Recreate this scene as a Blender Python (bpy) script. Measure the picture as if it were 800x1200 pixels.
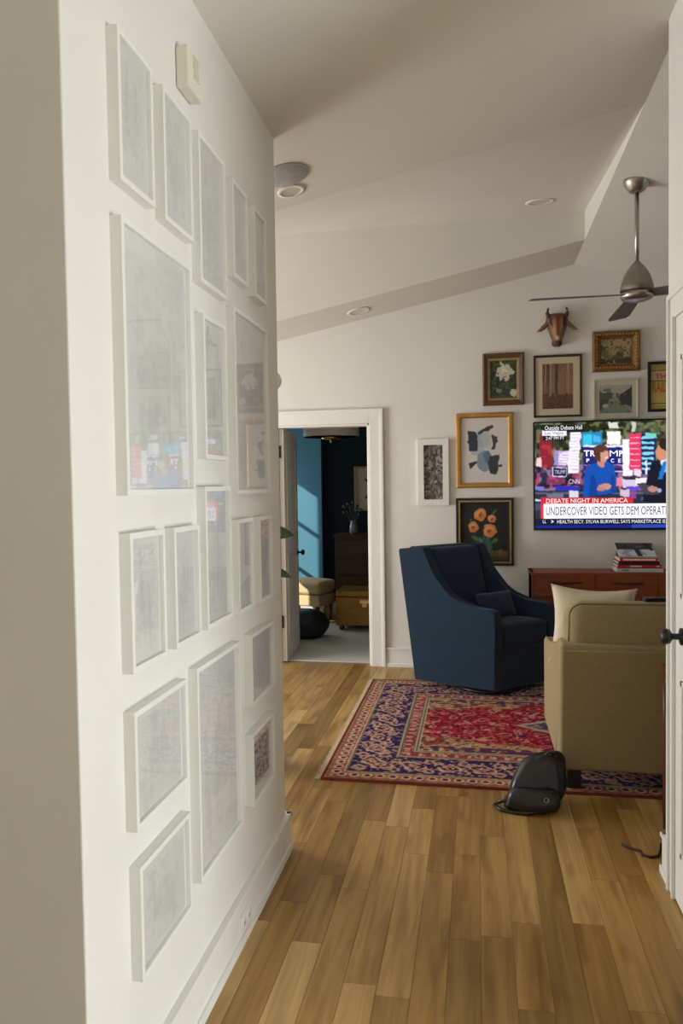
import bpy, bmesh, math, random
import numpy as np
from mathutils import Vector, Matrix

# ------------------------------------------------------------------ clear
for o in list(bpy.data.objects):
    bpy.data.objects.remove(o, do_unlink=True)
S = bpy.context.scene
COL = S.collection
rnd = random.Random(7)
nrs = np.random.RandomState(11)

# ------------------------------------------------------------------ camera
H = 1.58
YAW, PITCH, ROLL = 0.18146, 0.03543, -0.01451
cy, sy = math.cos(YAW), math.sin(YAW); cp, sp = math.cos(PITCH), math.sin(PITCH)
fwd = Vector((-sy*cp, cy*cp, -sp)); right0 = Vector((cy, sy, 0)); up0 = right0.cross(fwd)
cr, sr = math.cos(ROLL), math.sin(ROLL)
right = cr*right0 + sr*up0; up = -sr*right0 + cr*up0
cam = bpy.data.cameras.new('camera'); cam_o = bpy.data.objects.new('camera', cam); COL.objects.link(cam_o)
cam.sensor_fit = 'VERTICAL'; cam.sensor_height = 36.0; cam.lens = 870.0/1200.0*36.0; cam.clip_start = 0.05
m = Matrix.Identity(4)
for i in range(3):
    m[i][0] = right[i]; m[i][1] = up[i]; m[i][2] = -fwd[i]
m[0][3], m[1][3], m[2][3] = 0, 0, H
cam_o.matrix_world = m
S.camera = cam_o

# ------------------------------------------------------------------ world, sun, window light, exposure
S.view_settings.view_transform = 'Standard'; S.view_settings.look = 'None'
S.view_settings.gamma = 1.0; S.view_settings.use_curve_mapping = False
S.view_settings.exposure = 0.0
w = bpy.data.worlds.new('sky'); S.world = w; w.use_nodes = True
bg = w.node_tree.nodes['Background']; bg.inputs[0].default_value = (0.72, 0.86, 1.0, 1); bg.inputs[1].default_value = 1.0

def sun(name, direction, strength, angle, color):
    l = bpy.data.lights.new(name, 'SUN'); l.energy = strength; l.angle = math.radians(angle); l.color = color
    o = bpy.data.objects.new(name, l); COL.objects.link(o)
    o.rotation_euler = Vector(direction).to_track_quat('-Z', 'Y').to_euler(); o.location = (-8, 4, 8)
    return o
sun('sunlight_offscreen', (0.75, 0.42, -0.52), 8.0, 1.0, (1.0, 0.93, 0.82))

def window_light(name, loc, direction, sx, sy_, power, color):
    l = bpy.data.lights.new(name, 'AREA'); l.shape = 'RECTANGLE'; l.size = sx; l.size_y = sy_; l.energy = power; l.color = color
    o = bpy.data.objects.new(name, l); COL.objects.link(o); o.location = loc
    o.rotation_euler = Vector(direction).to_track_quat('-Z', 'Z').to_euler()
    return o
# daylight entering at the glazing of the place's windows
window_light('daylight_living_window_offscreen', (-4.605, 4.55, 1.2), (1, 0, 0), 1.7, 1.9, 150, (0.96, 0.98, 1.0))
window_light('daylight_patio_door_offscreen', (3.505, 0.85, 0.75), (-1, 0, 0), 1.5, 1.45, 126, (0.87, 0.95, 1.0))
window_light('daylight_bedroom_window_offscreen', (-3.005, 8.5, 1.45), (1, 0, 0), .55, 1.6, 15, (0.95, 0.97, 1.0))

# ------------------------------------------------------------------ helpers
def lin(c):
    c = np.asarray(c, float)/255.0
    return np.where(c <= 0.04045, c/12.92, ((c+0.055)/1.055)**2.4)
def L(r, g, b):
    v = lin((r, g, b)); return (float(v[0]), float(v[1]), float(v[2]), 1.0)

MATS = {}
def mat(name, col, rough=0.6, metal=0.0, var=0.0, scale=8.0, bump=0.0, bscale=60.0, coat=0.0, spec=0.5, emit=None, estr=0.0, stretch=None, sheen=0.0):
    if name in MATS: return MATS[name]
    m = bpy.data.materials.new(name); m.use_nodes = True; nt = m.node_tree; N = nt.nodes; K = nt.links
    b = N['Principled BSDF']; b.inputs['Base Color'].default_value = col; b.inputs['Roughness'].default_value = rough
    b.inputs['Metallic'].default_value = metal; b.inputs['Specular IOR Level'].default_value = spec; b.inputs['Coat Weight'].default_value = coat
    if sheen: b.inputs['Sheen Weight'].default_value = sheen
    if emit: b.inputs['Emission Color'].default_value = emit; b.inputs['Emission Strength'].default_value = estr
    tc = N.new('ShaderNodeTexCoord'); mp = N.new('ShaderNodeMapping'); K.new(tc.outputs['Object'], mp.inputs['Vector'])
    if stretch: mp.inputs['Scale'].default_value = stretch
    if var > 0:
        n = N.new('ShaderNodeTexNoise'); n.inputs['Scale'].default_value = scale; n.inputs['Detail'].default_value = 5
        K.new(mp.outputs[0], n.inputs['Vector'])
        r = N.new('ShaderNodeValToRGB'); c = np.array(col[:3])
        r.color_ramp.elements[0].position = 0.3; r.color_ramp.elements[1].position = 0.7
        r.color_ramp.elements[0].color = tuple(np.clip(c*(1-var), 0, 1))+(1,); r.color_ramp.elements[1].color = tuple(np.clip(c*(1+var), 0, 1))+(1,)
        K.new(n.outputs['Fac'], r.inputs['Fac']); K.new(r.outputs['Color'], b.inputs['Base Color'])
    if bump > 0:
        n2 = N.new('ShaderNodeTexNoise'); n2.inputs['Scale'].default_value = bscale; n2.inputs['Detail'].default_value = 3
        K.new(mp.outputs[0], n2.inputs['Vector'])
        bp = N.new('ShaderNodeBump'); bp.inputs['Strength'].default_value = bump; bp.inputs['Distance'].default_value = 0.003
        K.new(n2.outputs['Fac'], bp.inputs['Height']); K.new(bp.outputs[0], b.inputs['Normal'])
    MATS[name] = m
    return m

def attr_mat(name, rough=0.6, emit=0.0, coat=0.0, spec=0.5):
    if name in MATS: return MATS[name]
    m = bpy.data.materials.new(name); m.use_nodes = True; nt = m.node_tree; N = nt.nodes; K = nt.links
    b = N['Principled BSDF']; b.inputs['Roughness'].default_value = rough; b.inputs['Coat Weight'].default_value = coat; b.inputs['Specular IOR Level'].default_value = spec
    a = N.new('ShaderNodeAttribute'); a.attribute_name = 'Col'
    if emit > 0:
        b.inputs['Base Color'].default_value = (0.01, 0.01, 0.01, 1); K.new(a.outputs['Color'], b.inputs['Emission Color']); b.inputs['Emission Strength'].default_value = emit
    else:
        K.new(a.outputs['Color'], b.inputs['Base Color'])
    MATS[name] = m
    return m

def glass_mat(name='picture_glass', f0=0.17):
    """thin sheet glass: Schlick reflectance, the same from both sides"""
    if name in MATS: return MATS[name]
    m = bpy.data.materials.new(name); m.use_nodes = True; nt = m.node_tree; N = nt.nodes; K = nt.links
    N.remove(N['Principled BSDF']); out = N['Material Output']
    t = N.new('ShaderNodeBsdfTransparent'); g = N.new('ShaderNodeBsdfGlossy'); g.inputs['Roughness'].default_value = 0.012
    ge = N.new('ShaderNodeNewGeometry'); d = N.new('ShaderNodeVectorMath'); d.operation = 'DOT_PRODUCT'; K.new(ge.outputs['Incoming'], d.inputs[0]); K.new(ge.outputs['Normal'], d.inputs[1])
    def mth(op, a, b=None):
        n = N.new('ShaderNodeMath'); n.operation = op
        if isinstance(a, float): n.inputs[0].default_value = a
        else: K.new(a, n.inputs[0])
        if b is not None: n.inputs[1].default_value = b
        return n.outputs[0]
    ab = mth('ABSOLUTE', d.outputs['Value']); inv = N.new('ShaderNodeMath'); inv.operation = 'SUBTRACT'; inv.inputs[0].default_value = 1.0; K.new(ab, inv.inputs[1])
    p5 = mth('POWER', inv.outputs[0], 5.0); ml = mth('MULTIPLY', p5, 1.0-f0); ad = mth('ADD', ml, f0)
    mx = N.new('ShaderNodeMixShader')
    K.new(ad, mx.inputs[0]); K.new(t.outputs[0], mx.inputs[1]); K.new(g.outputs[0], mx.inputs[2]); K.new(mx.outputs[0], out.inputs[0])
    MATS[name] = m
    return m
def pane(name, x0, x1, z0, z1, y, material, parent):
    return raw(name, [(x0, y, z0), (x1, y, z0), (x1, y, z1), (x0, y, z1)], [(0, 1, 2, 3)], material, parent)

def tag(o, label, cat, group=None, kind=None):
    o['label'] = label
    if cat: o['category'] = cat
    if group: o['group'] = group
    if kind: o['kind'] = kind
    return o
def thing(name, loc=(0, 0, 0), rotz=0.0, label=None, cat=None, group=None, kind=None):
    o = bpy.data.objects.new(name, None); COL.objects.link(o); o.location = loc; o.rotation_euler = (0, 0, rotz); o.empty_display_size = 0.05
    if label: tag(o, label, cat, group, kind)
    return o
def link(name, me, material, parent=None, smooth=False, loc=None):
    if material is not None and not me.materials: me.materials.append(material)
    if smooth:
        for p in me.polygons: p.use_smooth = True
    o = bpy.data.objects.new(name, me); COL.objects.link(o)
    if parent is not None: o.parent = parent
    if loc is not None: o.location = loc
    return o
def raw(name, V, F, material, parent=None, smooth=False, loc=None):
    me = bpy.data.meshes.new(name); me.from_pydata([tuple(v) for v in V], [], [tuple(f) for f in F]); me.update()
    bm = bmesh.new(); bm.from_mesh(me); bmesh.ops.recalc_face_normals(bm, faces=bm.faces); bm.to_mesh(me); bm.free()
    return link(name, me, material, parent, smooth, loc)
def frombm(name, bm, material, parent=None, smooth=False, loc=None):
    bmesh.ops.recalc_face_normals(bm, faces=bm.faces)
    me = bpy.data.meshes.new(name); bm.to_mesh(me); bm.free()
    return link(name, me, material, parent, smooth, loc)
def add_box(bm, x0, x1, y0, y1, z0, z1, bev=0.0, seg=2):
    vs = [bm.verts.new(p) for p in ((x0, y0, z0), (x1, y0, z0), (x1, y1, z0), (x0, y1, z0), (x0, y0, z1), (x1, y0, z1), (x1, y1, z1), (x0, y1, z1))]
    fs = [bm.faces.new([vs[i] for i in q]) for q in ((0, 3, 2, 1), (4, 5, 6, 7), (0, 1, 5, 4), (1, 2, 6, 5), (2, 3, 7, 6), (3, 0, 4, 7))]
    if bev > 0:
        es = list({e for f in fs for e in f.edges})
        bmesh.ops.bevel(bm, geom=es, offset=bev, segments=seg, affect='EDGES', profile=0.5)
def box(name, x0, x1, y0, y1, z0, z1, material, parent=None, bev=0.0, seg=2, smooth=False):
    bm = bmesh.new(); add_box(bm, x0, x1, y0, y1, z0, z1, bev, seg)
    return frombm(name, bm, material, parent, smooth)
def boxes(name, L_, material, parent=None, bev=0.0):
    bm = bmesh.new()
    for b in L_: add_box(bm, *b, bev)
    return frombm(name, bm, material, parent)
def lathe(name, prof, material, parent=None, seg=24, loc=None, smooth=True, axis='z'):
    V, F = [], []
    for r, z in prof:
        for k in range(seg):
            a = 2*math.pi*k/seg; p = (r*math.cos(a), r*math.sin(a), z)
            if axis == 'x': p = (p[2], p[0], p[1])
            if axis == 'y': p = (p[0], p[2], p[1])
            V.append(p)
    n = len(prof)
    for i in range(n-1):
        for k in range(seg):
            k2 = (k+1) % seg
            F.append((i*seg+k, i*seg+k2, (i+1)*seg+k2, (i+1)*seg+k))
    F.append(tuple(range(seg))[::-1]); F.append(tuple(range((n-1)*seg, n*seg)))
    o = raw(name, V, F, material, parent, False, loc)
    if smooth:
        for p in o.data.polygons: p.use_smooth = len(p.vertices) == 4
    return o
def tube(name, pts, r, material, parent=None, seg=8, loc=None):
    pts = [Vector(p) for p in pts]; V, F = [], []
    rs = r if isinstance(r, (list, tuple)) else [r]*len(pts)
    for i, p in enumerate(pts):
        t = (pts[min(i+1, len(pts)-1)]-pts[max(i-1, 0)]).normalized()
        a = t.cross(Vector((0, 0, 1)))
        if a.length < 0.05: a = t.cross(Vector((1, 0, 0)))
        a.normalize(); b = t.cross(a).normalized()
        for k in range(seg):
            th = 2*math.pi*k/seg; V.append(p+(a*math.cos(th)+b*math.sin(th))*rs[i])
    for i in range(len(pts)-1):
        for k in range(seg):
            k2 = (k+1) % seg; F.append((i*seg+k, i*seg+k2, (i+1)*seg+k2, (i+1)*seg+k))
    F.append(tuple(range(seg))); F.append(tuple(range((len(pts)-1)*seg, len(pts)*seg)))
    return raw(name, V, F, material, parent, True, loc)
def prism(name, poly, thick, mapf, material, parent=None, bev=0.0, seg=3, smooth=False):
    """poly of (u, z); extruded by thick along v; mapf(u, v, z) -> xyz"""
    bm = bmesh.new(); n = len(poly)
    a = [bm.verts.new((u, 0, z)) for u, z in poly]; b = [bm.verts.new((u, thick, z)) for u, z in poly]
    f1 = bm.faces.new(a); f2 = bm.faces.new(b[::-1])
    for i in range(n): bm.faces.new((a[i], a[(i+1) % n], b[(i+1) % n], b[i]))
    if bev > 0:
        es = list(set(f1.edges) | set(f2.edges))
        bmesh.ops.bevel(bm, geom=es, offset=bev, segments=seg, affect='EDGES', profile=0.5)
    for v in bm.verts: v.co = Vector(mapf(v.co.x, v.co.y, v.co.z))
    return frombm(name, bm, material, parent, smooth)
def smoothed(o, angle=40):
    for p in o.data.polygons: p.use_smooth = True
    m_ = o.modifiers.new('n', 'WEIGHTED_NORMAL'); m_.keep_sharp = False
    return o
def copy_tree(o, parent=None):
    c = o.copy(); COL.objects.link(c); c.parent = parent
    for ch in o.children: copy_tree(ch, c)
    return c

# ---- raster drawing (for prints, screen, rug): numpy array h x w x 3 in sRGB 0..255
class Pic:
    def __init__(s, w_, h_, col): s.w, s.h = w_, h_; s.a = np.zeros((h_, w_, 3)); s.a[:] = col; s.Y, s.X = np.mgrid[0:h_, 0:w_]; s.U = (s.X+.5)/w_; s.Vv = (s.Y+.5)/h_
    def put(s, mask, col, al=1.0):
        mk = mask.astype(float)[..., None]*al; s.a = s.a*(1-mk)+np.asarray(col, float)*mk
    def rect(s, u0, v0, u1, v1, col, al=1.0): s.put((s.U >= u0) & (s.U < u1) & (s.Vv >= v0) & (s.Vv < v1), col, al)
    def ell(s, u, v, ru, rv, col, al=1.0, rot=0):
        du, dv = s.U-u, s.Vv-v; c, q = math.cos(rot), math.sin(rot)
        s.put(((du*c+dv*q)/ru)**2+((-du*q+dv*c)/rv)**2 < 1, col, al)
    def poly(s, pts, col, al=1.0):
        ins = np.zeros_like(s.U, bool); n = len(pts)
        for i in range(n):
            (x0, y0), (x1, y1) = pts[i], pts[(i+1) % n]
            if y0 == y1: continue
            c = ((y0 > s.Vv) != (y1 > s.Vv)) & (s.U < (x1-x0)*(s.Vv-y0)/(y1-y0)+x0); ins ^= c
        s.put(ins, col, al)
    def noise(s, n, seed=0):
        r = np.random.RandomState(seed); g = r.rand(max(2, int(n*s.h/s.w))+2, n+2)
        fy = s.Vv*(g.shape[0]-2); fx = s.U*(g.shape[1]-2); iy, ix = fy.astype(int), fx.astype(int); ty, tx = fy-iy, fx-ix
        ty = ty*ty*(3-2*ty); tx = tx*tx*(3-2*tx)
        return (g[iy, ix]*(1-tx)+g[iy, ix+1]*tx)*(1-ty)+(g[iy+1, ix]*(1-tx)+g[iy+1, ix+1]*tx)*ty
def warp(p, amt, n, seed=1, blur=0):
    dx = ((p.noise(n, seed)-.5)*2*amt*p.w).astype(int); dy = ((p.noise(n, seed+50)-.5)*2*amt*p.w).astype(int)
    p.a = p.a[np.clip(p.Y+dy, 0, p.h-1), np.clip(p.X+dx, 0, p.w-1)]
    for _ in range(blur):
        q = np.pad(p.a, ((1, 1), (1, 1), (0, 0)), 'edge'); p.a = (q[1:-1, 1:-1]*2+q[:-2, 1:-1]+q[2:, 1:-1]+q[1:-1, :-2]+q[1:-1, 2:])/6
    return p
def pic_mesh(name, pic, x0, x1, z0, z1, y, material, parent=None):
    """flat sheet facing -Y carrying a picture in its colour attribute"""
    h, w_ = pic.h, pic.w
    V = np.zeros((h, w_, 3), np.float32); V[..., 0] = x0+(x1-x0)*(np.arange(w_)/(w_-1))[None, :]; V[..., 2] = z1+(z0-z1)*(np.arange(h)/(h-1))[:, None]; V[..., 1] = y
    i = np.arange((h-1)*(w_-1)); r, c = i//(w_-1), i % (w_-1); a = r*w_+c
    F = np.stack([a, a+w_, a+w_+1, a+1], 1)
    return fast_mesh(name, V.reshape(-1, 3), F, lin(np.clip(pic.a, 0, 255)).reshape(-1, 3), material, parent)
def fast_mesh(name, V, F, C, material, parent=None, smooth=False):
    me = bpy.data.meshes.new(name); nv, nf = len(V), len(F)
    me.vertices.add(nv); me.vertices.foreach_set('co', np.asarray(V, np.float32).ravel())
    me.loops.add(nf*4); me.loops.foreach_set('vertex_index', np.asarray(F, np.int32).ravel())
    me.polygons.add(nf); me.polygons.foreach_set('loop_start', np.arange(0, nf*4, 4, dtype=np.int32)); me.polygons.foreach_set('loop_total', np.full(nf, 4, np.int32))
    me.update(calc_edges=True); me.validate()
    if C is not None:
        ca = me.color_attributes.new('Col', 'FLOAT_COLOR', 'POINT'); cc = np.ones((nv, 4), np.float32); cc[:, :3] = C; ca.data.foreach_set('color', cc.ravel())
    return link(name, me, material, parent, smooth)
def text_mesh(name, body, x0, x1, zb, zt, y, material, parent, bold=0.0, shear=0.0):
    """lettering fitted into a box, facing -Y"""
    cu = bpy.data.curves.new('txt', 'FONT'); cu.body = body; cu.offset = bold; cu.shear = shear; cu.resolution_u = 3
    to = bpy.data.objects.new('txt', cu); COL.objects.link(to)
    me = bpy.data.meshes.new_from_object(to.evaluated_get(bpy.context.evaluated_depsgraph_get())); bpy.data.objects.remove(to, do_unlink=True)
    co = np.zeros(len(me.vertices)*3, np.float32); me.vertices.foreach_get('co', co); co = co.reshape(-1, 3)
    mn, mx = co.min(0), co.max(0); out = np.zeros_like(co)
    out[:, 0] = x0+(co[:, 0]-mn[0])/(mx[0]-mn[0])*(x1-x0); out[:, 2] = zb+(co[:, 1]-mn[1])/(mx[1]-mn[1])*(zt-zb); out[:, 1] = y
    me.vertices.foreach_set('co', out.ravel()); me.update(); me.name = name; me.materials.clear()
    return link(name, me, material, parent)

# ------------------------------------------------------------------ materials
WALL = mat('wall_paint', L(232, 229, 221), 0.75, var=0.02, scale=2.0, bump=0.08, bscale=180)
CEIL = mat('ceiling_paint', L(226, 222, 212), 0.85, var=0.02, scale=2.0, bump=0.06, bscale=150)
TRIM = mat('trim_paint', L(238, 236, 229), 0.4, var=0.012, scale=3.0)
FRAMEW = mat('white_frame_paint', L(238, 237, 230), 0.4, var=0.01, scale=5)
GLASS = glass_mat()
PRINT = attr_mat('printed_paper', 0.7)
PAINTING = attr_mat('painted_canvas', 0.55)
BLACK = mat('black_metal', L(22, 22, 24), 0.4, var=0.1)
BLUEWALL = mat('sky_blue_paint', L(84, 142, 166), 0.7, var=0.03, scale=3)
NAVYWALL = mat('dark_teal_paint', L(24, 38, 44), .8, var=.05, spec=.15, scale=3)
NICKEL = mat('brushed_nickel', L(186, 184, 176), 0.3, metal=1.0, var=0.05, scale=30)
def paper(r, g, b): return mat('paper_%d_%d_%d' % (r, g, b), L(r, g, b), 0.8, var=0.02)

# ------------------------------------------------------------------ the setting
XW, D = -0.828, 6.387            # gallery wall plane, back wall plane
XR, ZR, SL = 0.79, 3.36, 0.20    # ridge of the vaulted ceiling
XL, X2, YB, YBED = -4.6, 4.5, -3.0, 9.0
gz = lambda x: ZR-SL*abs(x-XR)
def struct(o, label, cat='wall'): return tag(o, label, cat, kind='structure')

# walls
struct(box('wall_gallery', -2.7, XW, 1.42, 3.065, 0, 3.35, WALL, bev=0.004), 'white painted wall carrying the gallery of white frames')
struct(box('wall_right', 0.737, 0.872, 1.93, 3.105, 0, 3.5, WALL, bev=0.004), 'short white wall with the panelled door and black knob')
bx = []
DX0, DX1, DZ = -1.765, -0.915, 2.115   # bedroom door opening
for a in ((XL, DX0, 0, 3.75), (DX1, X2, 0, 3.75), (DX0, DX1, DZ, 3.75)): bx.append((a[0], a[1], D, D+0.12, a[2], a[3]))
struct(boxes('wall_back', bx, WALL), 'off-white back wall hung with pictures around the television')
struct(boxes('wall_left', [(XL-.12, XL, YB, 3.7, 0, 3.75), (XL-.12, XL, 5.4, D+.12, 0, 3.75), (XL-.12, XL, 3.7, 5.4, 0, 0.25), (XL-.12, XL, 3.7, 5.4, 2.15, 3.75)], WALL), 'white side wall with the living room window')
struct(boxes('wall_living_right', [(X2, X2+.12, 1.9, 2.25, 0, 3.5), (X2, X2+.12, 3.55, D+.12, 0, 3.5), (X2, X2+.12, 2.25, 3.55, 0, .75), (X2, X2+.12, 2.25, 3.55, 2.15, 3.5)], WALL), 'white far side wall of the living room')
struct(boxes('wall_kitchen', [(3.5, 3.62, YB, .1, 0, 3.5), (3.5, 3.62, 1.6, 2.05, 0, 3.5), (3.5, 3.62, .1, 1.6, 2.0, 3.5)], WALL), 'white kitchen wall with the glazed patio door')
struct(box('wall_light_block', .872, X2, 1.93, 2.05, 0, 3.5, WALL), 'unseen white wall added to keep kitchen light off the sofa')  # added out of view to block patio door light from the sofa back
struct(box('roof_sun_block', XL-3.2, XL-.12, 2.6, 6.0, 2.35, 2.45, CEIL), 'unseen roof slab added to keep sun out of the living room window', 'roof')  # made-up slab out of view, shades the living room window from direct sun
struct(box('wall_rear', XL-.12, 3.62, YB-.12, YB, 0, 3.5, WALL), 'white wall at the rear of the hall')
def window(name, x, y0, y1, z0, z1, nv, nh):
    t = thing(name, (x, (y0+y1)/2, z0), kind='structure', label='white timber window in the side wall at %d divided lights' % (nv*nh), cat='window'); t['label'] = {'window_1': 'white framed living room window in the side wall', 'window_2': 'white framed bedroom window lighting the blue wall', 'window_added_fill': 'unseen white framed window added to light the armchair from the far side', 'window_added_sun': 'small low bedroom window added to let sun onto the ottoman', 'door_3': 'white glazed patio door in the kitchen wall'}[name]
    hw = (y1-y0)/2; hz = z1-z0
    bs = [(-.04, .04, -hw, -hw+.06, 0, hz), (-.04, .04, hw-.06, hw, 0, hz), (-.04, .04, -hw, hw, 0, .06), (-.04, .04, -hw, hw, hz-.06, hz)]
    for k in range(1, nv): yy = -hw+2*hw*k/nv; bs.append((-.02, .02, yy-.015, yy+.015, .06, hz-.06))
    for k in range(1, nh): zz = hz*k/nh; bs.append((-.02, .02, -hw+.06, hw-.06, zz-.015, zz+.015))
    boxes('window_frame', bs, TRIM, t)
    raw('pane', [(0, -hw+.06, .06), (0, hw-.06, .06), (0, hw-.06, hz-.06), (0, -hw+.06, hz-.06)], [(0, 1, 2, 3)], glass_mat('window_glass', .08), t)
    return t
window('window_1', XL-.06, 3.7, 5.4, 0.25, 2.15, 2, 2)
window('door_3', 3.56, .1, 1.6, 0.0, 2.0, 2, 1)
window('window_added_fill', X2+.06, 2.25, 3.55, .75, 2.15, 2, 2)  # invented opening, put in to bring light onto the armchair front
# bedroom shell
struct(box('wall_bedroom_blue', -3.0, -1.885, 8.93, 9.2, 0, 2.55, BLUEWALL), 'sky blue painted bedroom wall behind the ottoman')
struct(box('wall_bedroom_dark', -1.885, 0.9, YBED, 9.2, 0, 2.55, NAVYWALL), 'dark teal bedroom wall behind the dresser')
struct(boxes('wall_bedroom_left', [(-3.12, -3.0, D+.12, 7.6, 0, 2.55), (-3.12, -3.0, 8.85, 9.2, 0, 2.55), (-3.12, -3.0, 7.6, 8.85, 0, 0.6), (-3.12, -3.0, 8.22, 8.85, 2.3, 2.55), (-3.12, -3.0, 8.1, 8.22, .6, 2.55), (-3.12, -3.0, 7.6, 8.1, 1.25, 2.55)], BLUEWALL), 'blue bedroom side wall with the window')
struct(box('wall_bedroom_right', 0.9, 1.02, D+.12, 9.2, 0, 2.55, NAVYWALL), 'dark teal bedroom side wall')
struct(box('ceiling_bedroom', -3.12, 1.02, D+.12, 9.2, 2.5, 2.6, CEIL), 'white bedroom ceiling', 'ceiling')
window('window_2', -3.06, 8.22, 8.88, 0.6, 2.3, 1, 3)
window('window_added_sun', -3.06, 7.6, 8.1, 0.6, 1.25, 1, 1)  # invented opening, placed so that a sunbeam reaches the ottoman
struct(box('baseboard_bedroom', -3.0, 0.9, 8.985, 9.01, 0.0, 0.15, TRIM), 'white baseboard along the dark bedroom wall', 'baseboard')
struct(box('baseboard_bedroom_blue', -3.0, -1.87, 8.905, 8.935, 0.0, 0.15, TRIM), 'white baseboard below the blue bedroom wall', 'baseboard')
BEDFLOOR = mat('bedroom_wood', L(150, 112, 66), 0.45, var=0.15, scale=4, stretch=(8, 0.6, 1))
struct(box('floor_bedroom', -3.0, 0.9, 6.44, 9.0, -0.05, 0.0, BEDFLOOR), 'wooden floor of the bedroom showing round the pale rug', 'floor')

# vaulted ceiling: two slopes, a raised bay with a vertical header behind it
Y0, Y1, ZH = 3.76, 5.76, 3.568
xl, xr_ = XL-.1, X2+.1
ce = thing('ceiling', (0, 0, 0), kind='structure', label='white vaulted ceiling with a raised bay and header', cat='ceiling')
def slab(name, quads, t=0.06):
    V, F = [], []
    for q in quads:
        b = len(V); V += [Vector(p) for p in q]; F.append((b, b+1, b+2, b+3))
    me = bpy.data.meshes.new(name); me.from_pydata(V, [], F); me.update()
    bm = bmesh.new(); bm.from_mesh(me); bmesh.ops.remove_doubles(bm, verts=bm.verts, dist=1e-4); bm.to_mesh(me); bm.free()
    return link(name, me, CEIL, ce)
slab('left_slope', [((xl, YB-.1, gz(xl)), (XR, YB-.1, ZR), (XR, Y0, ZR), (xl, Y0, gz(xl)))])
slab('far_slope', [((xl, Y1, gz(xl)), (XR, Y1, ZR), (XR, D+.1, ZR), (xl, D+.1, gz(xl)))])
slab('right_slope', [((XR, YB-.1, ZR), (xr_, YB-.1, gz(xr_)), (xr_, D+.1, gz(xr_)), (XR, D+.1, ZR))])
nb = 12; qs = []
for i in range(nb):
    xa, xb = xl+(XR-xl)*i/nb, xl+(XR-xl)*(i+1)/nb
    for j in range(6):
        ta, tb = j/6, (j+1)/6; zz = lambda x, t: gz(x)*(1-t)+ZH*t
        qs.append(((xa, Y0+(Y1-Y0)*ta, zz(xa, ta)), (xb, Y0+(Y1-Y0)*ta, zz(xb, ta)), (xb, Y0+(Y1-Y0)*tb, zz(xb, tb)), (xa, Y0+(Y1-Y0)*tb, zz(xa, tb))))
bay = slab('raised_bay', qs)
for p in bay.data.polygons: p.use_smooth = True
raw('header', [(xl, Y1, gz(xl)), (XR, Y1, ZR), (XR, Y1, ZH), (xl, Y1, ZH)], [(0, 1, 2, 3)], CEIL, ce)
raw('bay_cheek', [(XR, Y0, ZR), (XR, Y1, ZR), (XR, Y1, ZH)], [(0, 1, 2)], CEIL, ce)
# weather-tight roof deck above the ceiling so that no sky leaks in
box('roof_deck', xl, xr_, YB-.1, D+.1, 3.7, 3.75, CEIL, ce)

# baseboards: tall with a cap and a foot moulding
def base_run(name, x0, x1, y0, y1, nx, ny, label):
    """x0..x1,y0..y1 is the wall line; (nx, ny) the outward normal"""
    bs = []
    for d, z0, z1 in ((.016, 0, .15), (.026, 0, .032), (.024, .15, .166)):
        if nx: xa, xb = sorted((x0, x0+nx*d)); bs.append((xa, xb, y0-(.0 if not ny else 0), y1, z0, z1))
        else: ya, yb = sorted((y0, y0+ny*d)); bs.append((x0, x1, ya, yb, z0, z1))
    return struct(boxes(name, bs, TRIM, bev=0.002), label, 'baseboard')
base_run('baseboard_gallery', XW, XW, 1.42, 3.065+.026, 1, 0, 'tall white baseboard along the gallery wall')
base_run('baseboard_gallery_end', -2.7, XW+.024, 3.065, 3.065, 0, 1, 'white baseboard round the end of the gallery wall')
base_run('baseboard_gallery_near', -2.7, XW, 1.42, 1.42, 0, -1, 'white baseboard on the hall side of the gallery wall')
base_run('baseboard_right', 0.737, 0.737, 3.0, 3.105+.026, -1, 0, 'short piece of white baseboard beside the door casing')
base_run('baseboard_right_end', 0.72, 0.89, 3.105, 3.105, 0, 1, 'white baseboard round the end of the short wall')
base_run('baseboard_back', DX1+.115, X2, D, D, 0, -1, 'white baseboard along the picture wall')
base_run('baseboard_back_left', XL, DX0-.115, D, D, 0, -1, 'white baseboard beyond the bedroom doorway')

# bedroom doorway casing and door leaf
struct(boxes('trim_1', [(DX1, DX1+.115, D-.022, D, 0, DZ+.12), (DX0-.115, DX0, D-.022, D, 0, DZ+.12), (DX0, DX1, D-.022, D, DZ, DZ+.12),
                        (DX1+.095, DX1+.12, D-.034, D-.02, 0, DZ+.125), (DX0-.12, DX1+.095, D-.034, D-.02, DZ+.1, DZ+.125),
                        (DX1-.02, DX1, D-.005, D+.125, 0, DZ), (DX0, DX0+.02, D-.005, D+.125, 0, DZ), (DX0, DX1, D-.005, D+.125, DZ-.018, DZ),
                        (DX1-.032, DX1-.02, D+.05, D+.09, 0, DZ)], TRIM, bev=0.003), 'white casing round the bedroom doorway', 'trim')
dr = thing('door_1', (-1.712, 6.42, 0.008), math.radians(4.5), kind='structure', label='white panelled bedroom door standing open', cat='door')
DH = 2.085
bm = bmesh.new(); add_box(bm, -.02, .02, 0, .72, 0, DH, .002)
frombm('leaf', bm, TRIM, dr)
for z0, z1 in ((.2, .95), (1.12, 1.95)):
    boxes('panel_moulding', [(.018, .025, .12, .135, z0, z1), (.018, .025, .585, .6, z0, z1), (.018, .025, .12, .6, z0, z0+.015), (.018, .025, .12, .6, z1-.015, z1)], TRIM, dr)
for z in (.36, 1.88): box('hinge', -.04, -.004, -.014, .003, z-.055, z+.055, BLACK, dr, bev=.002)
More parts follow.
